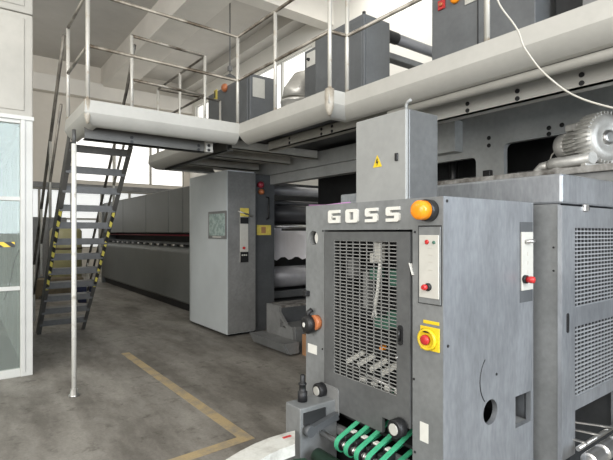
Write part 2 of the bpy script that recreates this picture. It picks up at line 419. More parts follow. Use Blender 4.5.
# ------------------------------------------------------------------ mezzanine platform with its railing
ZD = 2.82
ZR, ZM = 3.817, 3.322            # top and middle pipe of the railing
EXR, EXL = 2.667, 2.49           # outer edges of the long walkway
PY, PX, PB = 4.57, 0.905, 5.575   # front and left edge of the cross walk, back end of its left edge
pf = thing('mezzanine_platform', 'cream steel walkway platform with pipe railing above the press', 'platform', (PX, PY, 0))
rd, a0 = 0.20, math.radians(24)
prof = [(-0.02, ZD), (0.0, ZD - 0.006), (0.010, ZD - 0.122)] + [(0.010 - rd * (math.cos(a0) - math.cos(a)), ZD - 0.122 - rd * (math.sin(a) - math.sin(a0))) for a in [math.radians(24 + 4 * k) for k in range(1, 11)]] + [(-0.12, ZD - 0.228), (-0.12, ZD - 0.20), (-0.02, ZD - 0.13)]
def fascia(path):
    MB().sweep(path, prof).build('fascia', 'cream', pf)
fascia([(PX, PB), (PX, PY), (EXL, PY)])
fascia([(EXL, PY - 0.003), (EXL, 3.0), (EXR, 3.0), (EXR, -2.5)])
fascia([(3.5, 7.40), (2.40, 7.40), (2.40, 5.42), (1.50, 5.42)])
def corner(x, y, r=0.030):
    MB().lathe((x, y, ZD - 0.225), UZ, [(0, r * 0.35), (0.03, r * 0.65), (0.07, r * 0.95), (0.11, r * 1.05), (0.226, r * 0.98)], 20).build('corner_cap', 'cream_worn', pf, label='rounded dirty cream corner piece')
corner(EXL + 0.026, 3.0 + 0.026, 0.040); corner(PX + 0.022, PY + 0.022, 0.030)
dk = MB()
dk.plate([(EXR + 0.03, -2.5), (4.9, -2.5), (4.9, 8.0), (3.5, 8.0), (3.5, 7.35), (2.44, 7.35), (2.44, 5.38), (1.55, 5.38), (1.55, 5.10), (PX + 0.03, 5.10), (PX + 0.03, PY + 0.03), (EXL + 0.03, PY + 0.03), (EXL + 0.03, 3.03), (EXR + 0.03, 3.03)], [], (0, 0, ZD - 0.006), UX, UY, 0.04)
dk.build('deck', 'oily', pf)
def joist(name, x0, x1, y0, y1, z0, z1, mat='cream_dull', holes=()):
    mb = MB(); t = 0.012
    if abs(x1 - x0) > abs(y1 - y0):
        mb.box(x0, x1, y0, y0 + t, z0, z1); mb.box(x0, x1, y0, y1, z0, z0 + t); mb.box(x0, x1, y0, y1, z1 - t, z1)
    else:
        mb.box(x0, x0 + t, y0, y1, z0, z1); mb.box(x0, x1, y0, y1, z0, z0 + t); mb.box(x0, x1, y0, y1, z1 - t, z1)
    o = mb.build(name, mat, pf)
    for p, ax in holes:
        MB().lathe(p, ax, [(0, 0.016), (0.006, 0.016)], 12).build('bolt', 'black', o)
    return o
J0, J1 = 2.50, 2.66
hl = []
for x in (1.40, 2.13):
    for z in (2.525, 2.57): hl.append(((x, 4.86, z), (0, -1, 0)))
joist('cross_joist', PX + 0.05, 2.20, 4.86, 4.94, J0, J1, 'joist_shaded', hl)
o = MB().box(2.202, 2.285, 4.82, 4.94, J0 + 0.005, J1 - 0.02).build('bolt_plate', 'cream', pf)
for z in (2.525, 2.575): MB().lathe((2.235, 4.82, z), (0, -1, 0), [(0, 0.017), (0.006, 0.017)], 12).build('bolt', 'black', o)
hl = []
for y in (0.5, 1.22, 1.62, 2.0):
    for z in (2.495, 2.545): hl.append(((2.985, y, z), (-1, 0, 0)))
joist('long_joist', 2.985, 3.07, -2.5, 2.5, 2.465, 2.60, 'cream', hl)
hl = []
for y in (3.55, 3.72, 4.3):
    for z in (2.615, 2.665): hl.append(((2.985, y, z), (-1, 0, 0)))
joist('long_joist', 2.985, 3.07, 2.7, 4.75, 2.585, 2.70, 'cream_dull', hl)
for y in (0.40,): joist('short_joist', EXR + 0.06, 2.975, y, y + 0.08, 2.49, 2.60)
for y in (4.95, 5.6, 6.5): joist('short_joist', 2.60, 3.9, y, y + 0.09, 2.60, 2.72)
joist('long_joist', 2.53, 2.60, 4.96, 7.05, 2.57, 2.70, 'joist_shaded')
MB().tube([(2.80, -2.4, 2.56), (2.80, 2.6, 2.56)], 0.032, 12).build('conduit', 'cream', pf)
MB().tube([(2.90, -2.4, 2.60), (2.90, 2.6, 2.60)], 0.02, 10).build('conduit', 'cream_dull', pf)
# support post under the corner
pb = onZ(74, 396, 0)
p = MB(); p.tube([(pb.x, pb.y, 0.0), (pb.x, pb.y, 2.46)], 0.0225, 14)
po = p.build('support_post', 'white_post', pf)
MB().lathe((pb.x, pb.y, 0), UZ, [(0, 0.05), (0.015, 0.05), (0.02, 0.036), (0.07, 0.034)], 16).build('post_foot', 'steel', po)
MB().tube([(pb.x, pb.y, 2.46), (pb.x, pb.y, 2.60)], 0.018, 10).build('post_neck', 'stair', po)
# railing
R = 0.0185
def post(x, y, z1=ZR, z0=ZD - 0.02):
    MB().tube([(x, y, z0), (x, y, z1)], R, 10).build('railing_post', 'rail', pf)
def railing(pts, zs=(ZR, ZM)):
    for z in zs:
        MB().tube([(a, b, z) for a, b in pts], R * 0.92, 10).build('railing_pipe', 'rail_pipe', pf)
r0 = (0.925, 5.55)
for xy in (r0, (0.932, 4.61), (2.515, 4.66), (2.525, 3.89), (2.525, 3.035), (2.71, 3.02), (2.71, 1.674), (2.71, 0.3)): post(*xy)
railing([r0, (0.932, 4.61), (2.515, 4.66), (2.525, 3.89), (2.525, 3.035), (2.71, 3.02), (2.71, -2.4)])
for xy in ((1.54, 5.345), (2.455, 5.41), (2.44, 6.2), (2.44, 7.1), (3.5, 7.1)): post(*xy)
railing([(1.54, 5.345), (2.455, 5.41), (2.44, 7.1), (3.5, 7.1)])

# ------------------------------------------------------------------ staircase
st = thing('staircase', 'steep open steel staircase with striped edges descending from the cream platform', 'stairs', (1.3, 7.0, 0))
xs0, xs1 = 0.95, 1.62
Yt, Yb, Zt_ = 5.60, 8.28, 2.62
def zl(y): return Zt_ * (Yb - y) / (Yb - Yt)
for x, s in ((xs0, 1), (xs1, -1)):
    mb = MB()
    plX(mb, x - 0.006, [(Yt, Zt_ - 0.03), (Yt, Zt_ + 0.16), (Yb + 0.15, 0.0), (Yb - 0.03, 0.0)], [], 0.012)
    a, b = Vector((x + s * 0.022, Yt, Zt_ - 0.03)), Vector((x + s * 0.022, Yb - 0.03, 0.005))
    mb.bar(a, b, 0.05, 0.012, up=(0, 0, 1))
    o = mb.build('stringer', 'stair_side', st)
    d = (b - a); n = Vector((0, -d.z, d.y)).normalized()
    n = Vector((0, -abs(n.y), -abs(n.z)))
    p0 = a + d * 0.27 + n * 0.009; p1 = a + d * 0.70 + n * 0.009
    MB().bar(p0, p1, 0.034, 0.004).build('hazard_tape', 'haz', o, label='yellow and black striped edge')
    for dx in (0.0, 0.03):
        pass
    MB().lathe((x + s * 0.03, Yt - 0.006, Zt_ + 0.0), (0, -1, 0), [(0, 0.018), (0.015, 0.018)], 10).build('bolt', 'black', o)
NT = 12
for k in range(NT):
    z = 2.575 - 0.213 * k
    y = Yt + (Yb - Yt) * (Zt_ - z) / Zt_
    mb = MB(); mb.box(xs0 + 0.008, xs1 - 0.008, y + 0.02, y + 0.25, z - 0.006, z + 0.004); mb.box(xs0 + 0.008, xs1 - 0.008, y + 0.015, y + 0.025, z - 0.08, z + 0.004); mb.box(xs0 + 0.008, xs1 - 0.008, y + 0.245, y + 0.255, z - 0.045, z + 0.004)
    mb.build('tread', 'stair', st)
for x, a, b in ((xs0 - 0.06, (0.90, 5.63, 3.76), 5.52), (xs1 + 0.03, (1.60, 5.44, 3.76), 5.40)):
    hp = lambda y, h: (x, y, zl(y) + h)
    o = MB().tube([a, hp(5.95, 1.08), hp(Yb - 0.1, 0.98), (x, Yb + 0.03, 0.92)], 0.019, 10).build('handrail', 'rail_dark', st)
    MB().tube([hp(5.75, 0.55), hp(Yb - 0.1, 0.52)], 0.016, 8).build('mid_rail', 'rail_dark', o)
    for y in (6.55, 7.35, 8.15): MB().tube([hp(y, 0.08), hp(y, 1.05)], 0.017, 8).build('baluster', 'rail', o)

# ------------------------------------------------------------------ long grey enclosure
le = thing('press_enclosure', 'long grey panelled press enclosure with a red rail in its slot', 'machine enclosure', (3.6, 11.8, 0))
y0, y1 = 8.07, 15.6
ys = [8.07, 9.05, 9.85, 11.4, 13.4, 15.6]
for a, b in zip(ys[:-1], ys[1:]):
    MB().box(3.62, 4.4, a + 0.006, b - 0.006, 1.58, 2.52, 0.02).build('upper_panel', 'grey_long', le)
lo = MB()
lp = [(3.62, 0.16), (3.58, 0.2), (3.58, 1.16)] + [(3.72 - 0.14 * math.cos(a), 1.16 + 0.12 * math.sin(a)) for a in [k * PI / 12 for k in range(1, 7)]] + [(4.3, 1.28), (4.3, 0.16)]
for a, b in ((8.07, 11.4), (11.4, 15.6)):
    lo.plate([(x, z) for x, z in lp], [], (0, a + 0.005, 0), UX, UZ, b - a - 0.01)
lo.build('lower_panel', 'grey_long', le)
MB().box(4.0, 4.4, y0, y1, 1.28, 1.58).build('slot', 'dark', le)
MB().box(3.68, 4.2, y0, y1, 0.0, 0.16).build('plinth', 'black', le)
MB().tube([(3.74, y0, 1.53), (3.74, y1, 1.53)], 0.018, 8).build('red_rail', 'dullred', le, label='dull red rail in the slot')
MB().box(3.75, 3.85, y0, y1, 1.33, 1.38).build('slot_rail', 'grey_dark', le)
for k in range(14):
    y = 8.3 + k * 0.5; MB().box(3.72, 3.80, y, y + 0.14, 1.285, 1.33, 0.008).build('clamp', 'steel', le)
MB().box(3.58, 4.3, y1 + 0.01, y1 + 0.1, 0.0, 2.5).build('end_panel', 'grey_long', le)

# cover cabinet with touch screen
cc = thing('press_cover_cabinet', 'tall rounded pale grey cabinet with a small touch screen', 'machine cabinet', (3.5, 7.0, 0))
cv = MB(); ox, oyA, oyB = 3.2, 6.27, 8.02
outl = [(ox, oyA)] + [(3.68, oyA), (3.68, oyB)] + [(ox + 0.42 - 0.42 * math.sin(a), oyB - 0.0 - 0.42 * (1 - math.cos(a))) for a in [k * PI / 20 for k in range(0, 11)]]
outl = outl[:2] + [(3.68, oyB), (3.62, oyB)] + [(3.62 - 0.42 * math.sin(k * PI / 24), oyB - 0.42 * (1 - math.cos(k * PI / 24))) for k in range(1, 13)]
cv.plate(outl, [], (0, 0, 2.54), UX, UY, 2.49)
cvo = cv.build('cover', 'grey_cover', cc)
MB().box(3.28, 3.66, 6.35, 7.6, 0.0, 0.05).build('plinth', 'black', cc)
MB().box(3.215, 3.69, 6.255, 6.27, 0.06, 2.52).build('side_panel', 'grey_mid', cc)
s0 = onX(209, 212, 3.2); s1 = onX(227, 239, 3.2)
sf = MB(); plX(sf, 3.187, rrect(s1.y, s0.y, s1.z, s0.z, 0.01), [], 0.012); so = sf.build('screen_frame', 'grey_mid', cc)
MB().box(3.180, 3.187, s1.y + 0.05, s0.y - 0.05, s1.z + 0.05, s0.z - 0.04).build('touch_screen', 'screen', so)
MB().box(3.180, 3.187, s1.y + 0.17, s0.y - 0.17, s1.z + 0.02, s1.z + 0.035).build('screen_label', 'labelw', so)
# side strip
q0 = onY(240, 208, 6.25); q1 = onY(248, 262, 6.25)
MB().box(q0.x, q1.x, 6.240, 6.255, q1.z, q0.z, 0.003).build('control_strip', 'panelw', cc)
MB().box(q0.x - 0.005, q1.x + 0.005, 6.225, 6.241, q0.z - 0.13, q0.z, 0.005).build('yellow_tag', 'paleyel', cc)
MB().tube([(q0.x - 0.05, 6.22, q0.z - 0.05), (q1.x + 0.06, 6.22, q0.z - 0.12)], 0.012, 8).build('latch', 'steel', cc)
MB().box(q0.x, q1.x, 6.236, 6.241, q0.z - 0.24, q0.z - 0.14).build('black_label', 'black', cc)
MB().box(q0.x, q1.x, 6.236, 6.241, q1.z, q1.z + 0.16, 0.002).build('switch_block', 'black', cc)
for k in range(3): MB().lathe((q0.x + 0.03 + 0.035 * k, 6.236, q1.z + 0.11), (0, -1, 0), [(0, 0.012), (0.012, 0.01)], 10).build('switch', 'labelw', cc)
MB().lathe((q0.x + 0.06, 6.240, q1.z + 0.22), (0, -1, 0), [(0, 0.022), (0.02, 0.02)], 12).build('red_button', 'red', cc)

# ------------------------------------------------------------------ printing press (frame, column, rollers)
pr = thing('printing_press', 'big grey printing press frame with rollers under the cream platform', 'printing press', (4.5, 4.0, 0))
sfm = MB(); XF = 4.05
def cut(pxa, pya, pxb, pyb):
    a = onX(pxa, pya, XF); b = onX(pxb, pyb, XF); return a, b
c1 = rrect(1.75, 2.33, 2.0, 2.425, 0.05)
c2 = rrect(2.62, 3.60, 2.0, 2.335, 0.05)
plX(sfm, XF, rect(-2.5, 3.9, 1.55, 2.74), [c1, c2], 0.06)
sfm.build('side_frame', 'frame', pr)
MB().box(XF - 0.02, XF + 0.10, 3.9, 6.9, 2.53, 2.74, 0.01).build('frame_beam', 'frame', pr)
MB().box(XF - 0.035, XF + 0.10, 3.9, 6.9, 2.37, 2.522, 0.01).build('frame_beam', 'frame', pr)
for px, py in ((489, 138), (489, 145.5), (549, 128), (549, 134), (562, 125)):
    q = onX(px, py, XF); MB().lathe(q, (-1, 0, 0), [(0, 0.020), (0.004, 0.020)], 14).build('bolt', 'oily', pr)
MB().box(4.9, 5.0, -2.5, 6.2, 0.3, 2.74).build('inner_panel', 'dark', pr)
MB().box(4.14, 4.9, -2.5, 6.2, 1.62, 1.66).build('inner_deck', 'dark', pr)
for y in (1.2, 1.7, 2.7, 3.2):
    MB().tube([(4.5, y, 1.7), (4.5, y, 2.74)], 0.05, 10).build('inner_post', 'oily', pr)
MB().tube([(4.4, 0.2, 2.16), (4.4, 3.6, 2.16)], 0.035, 10).build('inner_pipe', 'grey_mid', pr)
MB().tube([(4.2, 2.0, 2.05), (4.15, 2.4, 2.12), (4.12, 2.9, 2.08), (4.12, 3.3, 2.10)], 0.008, 6).build('inner_cable', 'cable', pr)
MB().box(4.10, 4.16, 2.74, 2.80, 2.09, 2.15, 0.004).build('cable_clamp', 'labelw', pr)
# small socket on the frame between the cutouts
MB().box(XF - 0.05, XF, 2.44, 2.52, 2.13, 2.19, 0.008).build('socket', 'black', pr)
# junction box on the frame
jq = onX(455, 151, 3.92); jp = onX(430, 121, 3.92); MB().box(3.92, XF, jq.y, jp.y, jq.z, 2.72, 0.006).build('junction_box', 'frame', pr)
# bed with a grimy edge
MB().box(3.30, 4.04, -2.2, 2.95, 1.30, 1.99, 0.006).build('bed', 'grey_mid', pr)
MB().box(3.27, 4.04, -2.2, 2.98, 1.99, 2.035, 0.004).build('bed_edge', 'rust', pr)
# column by the cover cabinet
MB().box(3.72, 4.10, 6.34, 6.60, 0.02, 2.52, 0.008).build('column', 'grey_dark', pr)
MB().box(3.685, 3.725, 6.33, 6.62, 0.02, 2.55).build('column_edge', 'dark', pr)
lp_ = onY(261, 186, 6.30)
MB().lathe((lp_.x, 6.34, lp_.z + 0.02), (0, -1, 0), [(0, 0.055), (0.05, 0.055), (0.07, 0.045), (0.09, 0.02), (0.095, 0)], 16).build('alarm_lamp', 'dullred', pr, label='red alarm lamp')
MB().lathe((lp_.x + 0.01, 6.34, lp_.z - 0.09), (0, -1, 0), [(0, 0.045), (0.06, 0.045), (0.08, 0.02), (0.085, 0)], 16).build('alarm_bell', 'copper', pr)
h0 = onY(268, 197, 6.3); h1 = onY(268, 219, 6.3)
MB().tube([(h0.x, 6.34, h0.z), (h0.x, 6.27, h0.z - 0.02), (h1.x, 6.27, h1.z + 0.02), (h1.x, 6.34, h1.z)], 0.013, 8).build('handle', 'oily', pr)
s0 = onY(257, 225, 6.33); s1 = onY(271, 235, 6.33)
MB().box(s0.x, s1.x, 6.330, 6.341, s1.z, s0.z).build('warning_label', 'paleyel', pr, label='pale yellow warning label')
MB().box(s0.x + 0.08, s1.x - 0.10, 6.328, 6.331, s1.z + 0.03, s0.z - 0.03).build('label_print', 'card', pr)
# rollers and web
def roller(z, r, y, mat, name='roller'):
    MB().lathe((4.14, y, z), UX, [(0, r * 0.5), (0.03, r * 0.5), (0.03, r), (2.0, r), (2.0, r * 0.5), (2.03, r * 0.5)], 24).build(name, mat, pr)
roller(2.33, 0.085, 6.75, 'roller_pale'); roller(2.12, 0.05, 6.9, 'roller'); roller(1.93, 0.16, 6.85, 'roller'); roller(1.70, 0.035, 6.75, 'steel')
roller(0.80, 0.19, 6.85, 'roller_pale')
pw = MB(); b2 = bmesh.new(); N = 24
prev = None
for i in range(N + 1):
    x = 4.16 + 1.9 * i / N
    yb = 6.74 + 0.02 * math.sin(i * 0.9)
    zb = 1.14 + 0.03 * math.sin(i * 1.7) + random.uniform(-0.012, 0.012)
    a = b2.verts.new((x, yb, 1.685)); c = b2.verts.new((x, yb - 0.02, zb))
    if prev: b2.faces.new((prev[0], a, c, prev[1]))
    prev = (a, c)
g = bmesh.ops.extrude_face_region(b2, geom=b2.faces[:]); bmesh.ops.translate(b2, verts=[x for x in g['geom'] if isinstance(x, bmesh.types.BMVert)], vec=(0, 0.004, 0))
pw._merge(b2); pw.build('paper_web', 'paper', pr, label='torn pale paper web')
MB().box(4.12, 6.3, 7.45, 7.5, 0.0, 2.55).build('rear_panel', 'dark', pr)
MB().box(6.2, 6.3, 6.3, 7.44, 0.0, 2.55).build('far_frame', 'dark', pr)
MB().box(4.12, 6.2, 6.62, 6.72, 0.46, 0.58, 0.01).build('tie_bar', 'grey_dark', pr)
MB().box(4.12, 6.2, 6.60, 6.80, 0.0, 0.40, 0.01).build('lower_guard', 'grey_dark', pr)
# access steps
ac = thing('access_steps', 'grey two-step access block in front of the press rollers', 'steps', (3.6, 5.3, 0))
MB().box(3.28, 3.50, 4.84, 5.70, 0.155, 0.175, 0.003).build('lower_tread', 'grey_mid', ac)
lip = MB(); lip.plate([(3.26, 0.175), (3.28, 0.175), (3.36, 0.04), (3.33, 0.04)], [], (0, 4.84, 0), UX, UZ, 0.86); lip.build('tread_lip', 'grey', ac)
e = MB(); plY(e, 4.83, [(3.28, 0.175), (3.36, 0.03), (3.50, 0.03), (3.50, 0.175)], [], 0.012); e.build('step_cheek', 'grey', ac)
MB().box(3.44, 3.47, 4.90, 5.62, 0.0, 0.15).build('step_leg', 'dark', ac)
blk = MB(); plX(blk, 3.50, [(5.62, 0.0), (5.62, 0.58), (5.30, 0.58), (5.30, 0.50), (5.12, 0.34), (4.98, 0.34), (4.94, 0.0)], [[(5.27, 0.42), (5.27, 0.30), (5.12, 0.30)]], 0.04); blk.build('side_cheek', 'grey_mid', ac)
MB().box(3.54, 4.3, 4.95, 5.30, 0.31, 0.34, 0.003).build('upper_tread', 'grey_mid', ac)
MB().box(3.54, 4.3, 5.29, 5.62, 0.55, 0.58, 0.003).build('upper_tread', 'rust', ac)
MB().box(3.54, 4.3, 5.29, 5.31, 0.34, 0.55).build('riser', 'grey_dark', ac)
MB().box(3.54, 4.3, 4.95, 4.97, 0.0, 0.31).build('riser', 'grey', ac)
cb = onZ(302, 355, 0)
tag(MB().box(3.55, 3.78, 4.60, 4.83, 0.0, 0.27, 0.004).build('cardboard_box', 'card'), 'small brown cardboard box on the floor beside the grey access steps', 'box')

# ------------------------------------------------------------------ front feeder cabinet with the raised lettering
FX, SY, X2, ZT = 1.607, 1.194, 2.39, 1.75
fy = lambda px: onX(px, 232, FX).y
fz = lambda px, py: onX(px, py, FX).z
YL = fy(306); YR = SY
gc = thing('feeder_cabinet', 'grey press feeder cabinet with mesh door and raised white lettering', 'machine cabinet', (1.95, 1.65, 0))
DL, DR, DT, DB = fy(325), fy(411.5), fz(370, 231), 0.645
fr = MB()
plX(fr, FX, [(YL, 0.0), (YL, ZT), (YR + 0.0, ZT), (YR, 0.0), (DR, 0.0), (DR, 0.52), (DL, 0.52), (DL, 0.0)][::1],
    [rect(DR - 0.006, DL + 0.006, 0.56, DT + 0.006), circ(fy(313.5), fz(313.5, 238), 0.042, 20)], 0.03)
fr.build('front_panel', 'grey', gc)
# side panel with the round hole and the square notch
sd = MB()
hole = circ(1.958, 0.767, 0.058, 28)
n0, n1 = onY(515, 397, SY), onY(532, 428, SY)
plY(sd, SY - 0.002, [(FX + 0.002, 0.0), (FX + 0.002, ZT), (X2 - 0.05, ZT), (X2 - 0.05, 0.0)], [hole, rect(2.177, 2.325, 0.635, 0.79)], 0.025)
sd.build('side_panel', 'grey_side', gc)
ec = MB()
ec.plate([(X2 - 0.05, SY - 0.002)] + [(X2 - 0.05 + 0.05 * math.sin(k * PI / 16), SY + 0.048 - 0.05 * math.cos(k * PI / 16)) for k in range(1, 9)] + [(X2, SY + 0.2), (X2 - 0.03, SY + 0.2), (X2 - 0.03, SY + 0.05), (X2 - 0.05, SY + 0.025)], [], (0, 0, ZT), UX, UY, ZT)
ec.build('side_edge', 'grey_side', gc)
MB().box(2.17, 2.335, SY + 0.10, SY + 0.11, 0.62, 0.80).build('recess_back', 'grey_dark', gc)
MB().box(2.17, 2.335, SY + 0.024, SY + 0.10, 0.622, 0.634).build('recess_floor', 'grey_mid', gc)
tp = MB(); tp.box(FX + 0.03, X2, SY + 0.025, YL, ZT - 0.02, ZT); tp.build('top_panel', 'grey', gc)
MB().box(FX + 0.03, X2, YL - 0.025, YL, 0.0, ZT - 0.02).build('left_panel', 'grey', gc)
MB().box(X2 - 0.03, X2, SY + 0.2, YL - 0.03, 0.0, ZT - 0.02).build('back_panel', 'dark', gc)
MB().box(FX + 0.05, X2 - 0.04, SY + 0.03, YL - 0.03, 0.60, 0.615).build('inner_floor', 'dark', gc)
MB().tube([onX(309, 207, FX + 0.01) + Vector((0, 0, 0.01)), onX(325, 206, FX + 0.03) + Vector((0, 0, 0.004)), onX(350, 203.2, FX + 0.03) + Vector((0, 0, 0.004))], 0.004, 6).build('cable', paint('mauve_cable', (0.35, 0.16, 0.33), 0.5), gc, label='thin mauve cable along the top edge')
# arc groove
cX, cZ, rr = 1.985, 0.92, 0.125
MB().tube([(cX + rr * math.cos(a) * 0.9, SY - 0.002, cZ + rr * math.sin(a)) for a in [PI * 0.72 + k * PI * 0.55 / 10 for k in range(11)]], 0.003, 6).build('arc_groove', 'black', gc)
for px, py in ((446.5, 201), (447.5, 346), (496, 374)):
    q = onY(px, py, SY); MB().lathe((q.x, SY - 0.002, q.z), (0, -1, 0), [(0, 0.007), (0.003, 0.006)], 10).build('screw', 'black', gc)
# screws on the front
for px, py in ((323, 231), (415, 232), (414, 379), (322.5, 349), (415, 452)):
    q = onX(px, py, FX); MB().lathe((FX, q.y, q.z), (-1, 0, 0), [(0, 0.006), (0.003, 0.005)], 10).build('screw', 'black', gc)
# mesh door
md = MB(); M0, M1, MT, MBt = fy(334.5), fy(397.5), fz(366, 241), fz(334.5, 372.5)
sp = [(DL - 0.004, DB), (DL - 0.004, DT - 0.004), (DR + 0.004, DT - 0.004), (DR + 0.004, 0.72), (fy(383), 0.72), (fy(383), DB)]
plX(md, FX - 0.006, sp[::-1], [rect(M1, M0, MBt, MT)], 0.02)
mo = md.build('mesh_door', 'grey_door', gc)
ms = MB(); rows, cols = 41, 9
for k in range(rows + 1):
    z = MBt + (MT - MBt) * k / rows; ms.box(FX - 0.004, FX - 0.001, M1, M0, z - 0.0021, z + 0.0021)
for k in range(cols + 1):
    y = M1 + (M0 - M1) * k / cols; ms.box(FX - 0.004, FX - 0.001, y - 0.0021, y + 0.0021, MBt, MT)
ms.build('mesh', 'mesh', mo)
ha, hb = onX(401.5, 325, FX), onX(401.5, 345, FX)
hm = MB(); plX(hm, FX - 0.012, rrect(ha.y - 0.014, ha.y + 0.014, hb.z, ha.z, 0.013), [], 0.01); hm.build('door_handle', 'black', mo)
MB().tube([(FX - 0.018, ha.y, hb.z + 0.02), (FX - 0.018, ha.y, ha.z - 0.02)], 0.006, 8).build('handle_bar', 'oily', mo)
q = onX(399.5, 345, FX); MB().lathe((FX - 0.006, q.y + 0.012, q.z - 0.06), (-1, 0, 0), [(0, 0.008), (0.006, 0.006)], 10).build('screw', 'steel', mo)
# raised letters
def letter(polys, px0, px1, name):
    ya, yb = fy(px0), fy(px1); mid = (px0 + px1) / 2
    zt, zb = fz(mid, 208.3), fz(mid, 222.8)
    zt, zb = 1.717, 1.648
    g = MB()
    for outer_, holes_ in polys:
        mp = lambda P: [(ya + (yb - ya) * u, zb + (zt - zb) * v) for u, v in P]
        plX(g, FX - 0.012, mp(outer_), [mp(h) for h in holes_], 0.012)
    g.build(name, 'labelw', gc)
Gp = [([(0.10, 0), (1, 0), (1, 0.55), (0.42, 0.55), (0.42, 0.42), (0.72, 0.42), (0.72, 0.22), (0.30, 0.22), (0.30, 0.76), (1, 0.76), (1, 1), (0.10, 1), (0, 0.88), (0, 0.12)], [])]
Op = [([(0.10, 0), (0.90, 0), (1, 0.12), (1, 0.88), (0.90, 1), (0.10, 1), (0, 0.88), (0, 0.12)], [rect(0.33, 0.67, 0.22, 0.78)])]
Sp = [([(0, 0), (0.90, 0), (1, 0.12), (1, 0.50), (0.90, 0.60), (0.34, 0.60), (0.34, 0.78), (1, 0.78), (1, 1), (0.10, 1), (0, 0.88), (0, 0.50), (0.10, 0.40), (0.66, 0.40), (0.66, 0.22), (0, 0.22)], [])]
for P, a, b in ((Gp, 329.6, 340.6), (Op, 347, 359), (Sp, 366.5, 378.6), (Sp, 387.3, 400.5)): letter(P, a, b, 'raised_letter')
# lamp, control panels, emergency stop
q = onX(430, 210.5, FX)
MB().lathe((FX, q.y, q.z), (-1, 0, 0), [(0, 0.047), (0.035, 0.047), (0.04, 0.044)], 28).build('lamp_base', 'oily', gc)
MB().lathe((FX - 0.04, q.y, q.z), (-1, 0, 0), [(0, 0.042), (0.035, 0.041), (0.045, 0.036), (0.052, 0.022), (0.054, 0)], 28).build('warning_lamp', 'orange', gc, label='round orange warning lamp')
def panelX(pxa, pya, pxb, pyb, name, mat, th, par, X=FX):
    a = onX(pxa, pya, X); b = onX(pxb, pyb, X)
    return MB().box(X - th, X, b.y, a.y, b.z, a.z, 0.002).build(name, mat, par), a, b
fo, a, b = panelX(418.4, 225.5, 442, 306.5, 'panel_frame', 'dark', 0.003, gc)
pn, a, b = panelX(419.4, 227, 441.2, 305.5, 'control_panel', 'grey', 0.006, gc)
cp, a, b = panelX(420.5, 235, 440, 299.5, 'panel_face', 'panelw', 0.010, pn)
def dot(px, py, r, mat, name, par, h=0.006, X=FX - 0.01):
    q = onX(px, py, X); MB().lathe((X, q.y, q.z), (-1, 0, 0), [(0, r), (h * 0.7, r), (h, r * 0.7)], 14).build(name, mat, par)
dot(427, 242, 0.010, 'red', 'indicator', pn); dot(434, 242.5, 0.007, 'teal', 'indicator', pn)
for py in (248, 255, 262, 270): 
    q = onX(429, py, FX - 0.01); MB().box(FX - 0.0115, FX - 0.01, q.y - 0.018, q.y + 0.004, q.z - 0.0015, q.z + 0.0015).build('panel_mark', 'cable', pn)
dot(428.5, 287, 0.017, 'black', 'button_collar', pn, 0.012); dot(427, 287, 0.013, 'red', 'red_button', pn, 0.03)
es, a, b = panelX(421, 325, 440, 353, 'emergency_stop', 'yellow', 0.006, gc)
panelX(423.5, 319.5, 439.5, 326, 'stop_label', 'yellow', 0.003, es)
q = onX(429, 339, FX)
MB().lathe((FX - 0.006, q.y, q.z), (-1, 0, 0), [(0, 0.047), (0.016, 0.046), (0.018, 0.038), (0.012, 0.036), (0.008, 0.024)], 26).build('stop_collar', 'yellow', es)
MB().lathe((FX - 0.010, q.y, q.z), (-1, 0, 0), [(0, 0.016), (0.012, 0.016), (0.012, 0.022), (0.024, 0.021), (0.028, 0.015), (0.029, 0)], 22).build('stop_button', 'red', es, label='red mushroom button')
MB().box(FX - 0.02, FX - 0.006, q.y - 0.02, q.y + 0.03, q.z + 0.028, q.z + 0.042, 0.004).build('stop_clip', 'black', es)
panelX(420, 421, 428.5, 444, 'paper_label', 'labelw', 0.0015, gc)
panelX(308, 343, 317, 355, 'paper_label', 'labelw', 0.0015, gc)
lb = MB(); a = onX(412, 263, FX); lb.bar((FX - 0.001, fy(410.5), fz(411, 263)), (FX - 0.001, fy(413.8), fz(413, 275)), 0.002, 0.022, up=(1, 0, 0)); lb.build('tape_scrap', 'labelw', gc)
# plug on the left strip
q = onX(317, 322, FX)
MB().lathe((FX, q.y - 0.005, q.z), (-1, 0, 0), [(0, 0.042), (0.03, 0.042), (0.034, 0.036)], 20).build('plug_collar', 'copper', gc)
pm = MB(); pm.lathe((FX - 0.02, q.y + 0.022, q.z - 0.012), (-1, 0.15, 0), [(0, 0.050), (0.03, 0.054), (0.045, 0.046), (0.05, 0.03), (0.046, 0.0)], 20); pm.tube([(FX - 0.045, q.y + 0.025, q.z + 0.03), (FX - 0.04, q.y + 0.028, q.z + 0.055), (FX - 0.02, q.y + 0.018, q.z + 0.07)], 0.014, 8)
pko = pm.build('connector_plug', 'black', gc)
MB().lathe((FX - 0.071, q.y + 0.028, q.z - 0.012), (-1, 0.15, 0), [(0, 0.014), (0.004, 0.012)], 14).build('plug_label', 'labelw', pko)
MB().lathe((FX + 0.034, fy(313.5) - 0.012, fz(313.5, 238)), (-1, 0, 0), [(0, 0.04), (0.003, 0.04)], 20).build('hole_liner', 'labelw', gc)
q = onX(307, 293, FX); MB().box(FX - 0.03, FX, q.y - 0.03, q.y + 0.01, q.z - 0.016, q.z + 0.016, 0.005).build('latch', 'black', gc)
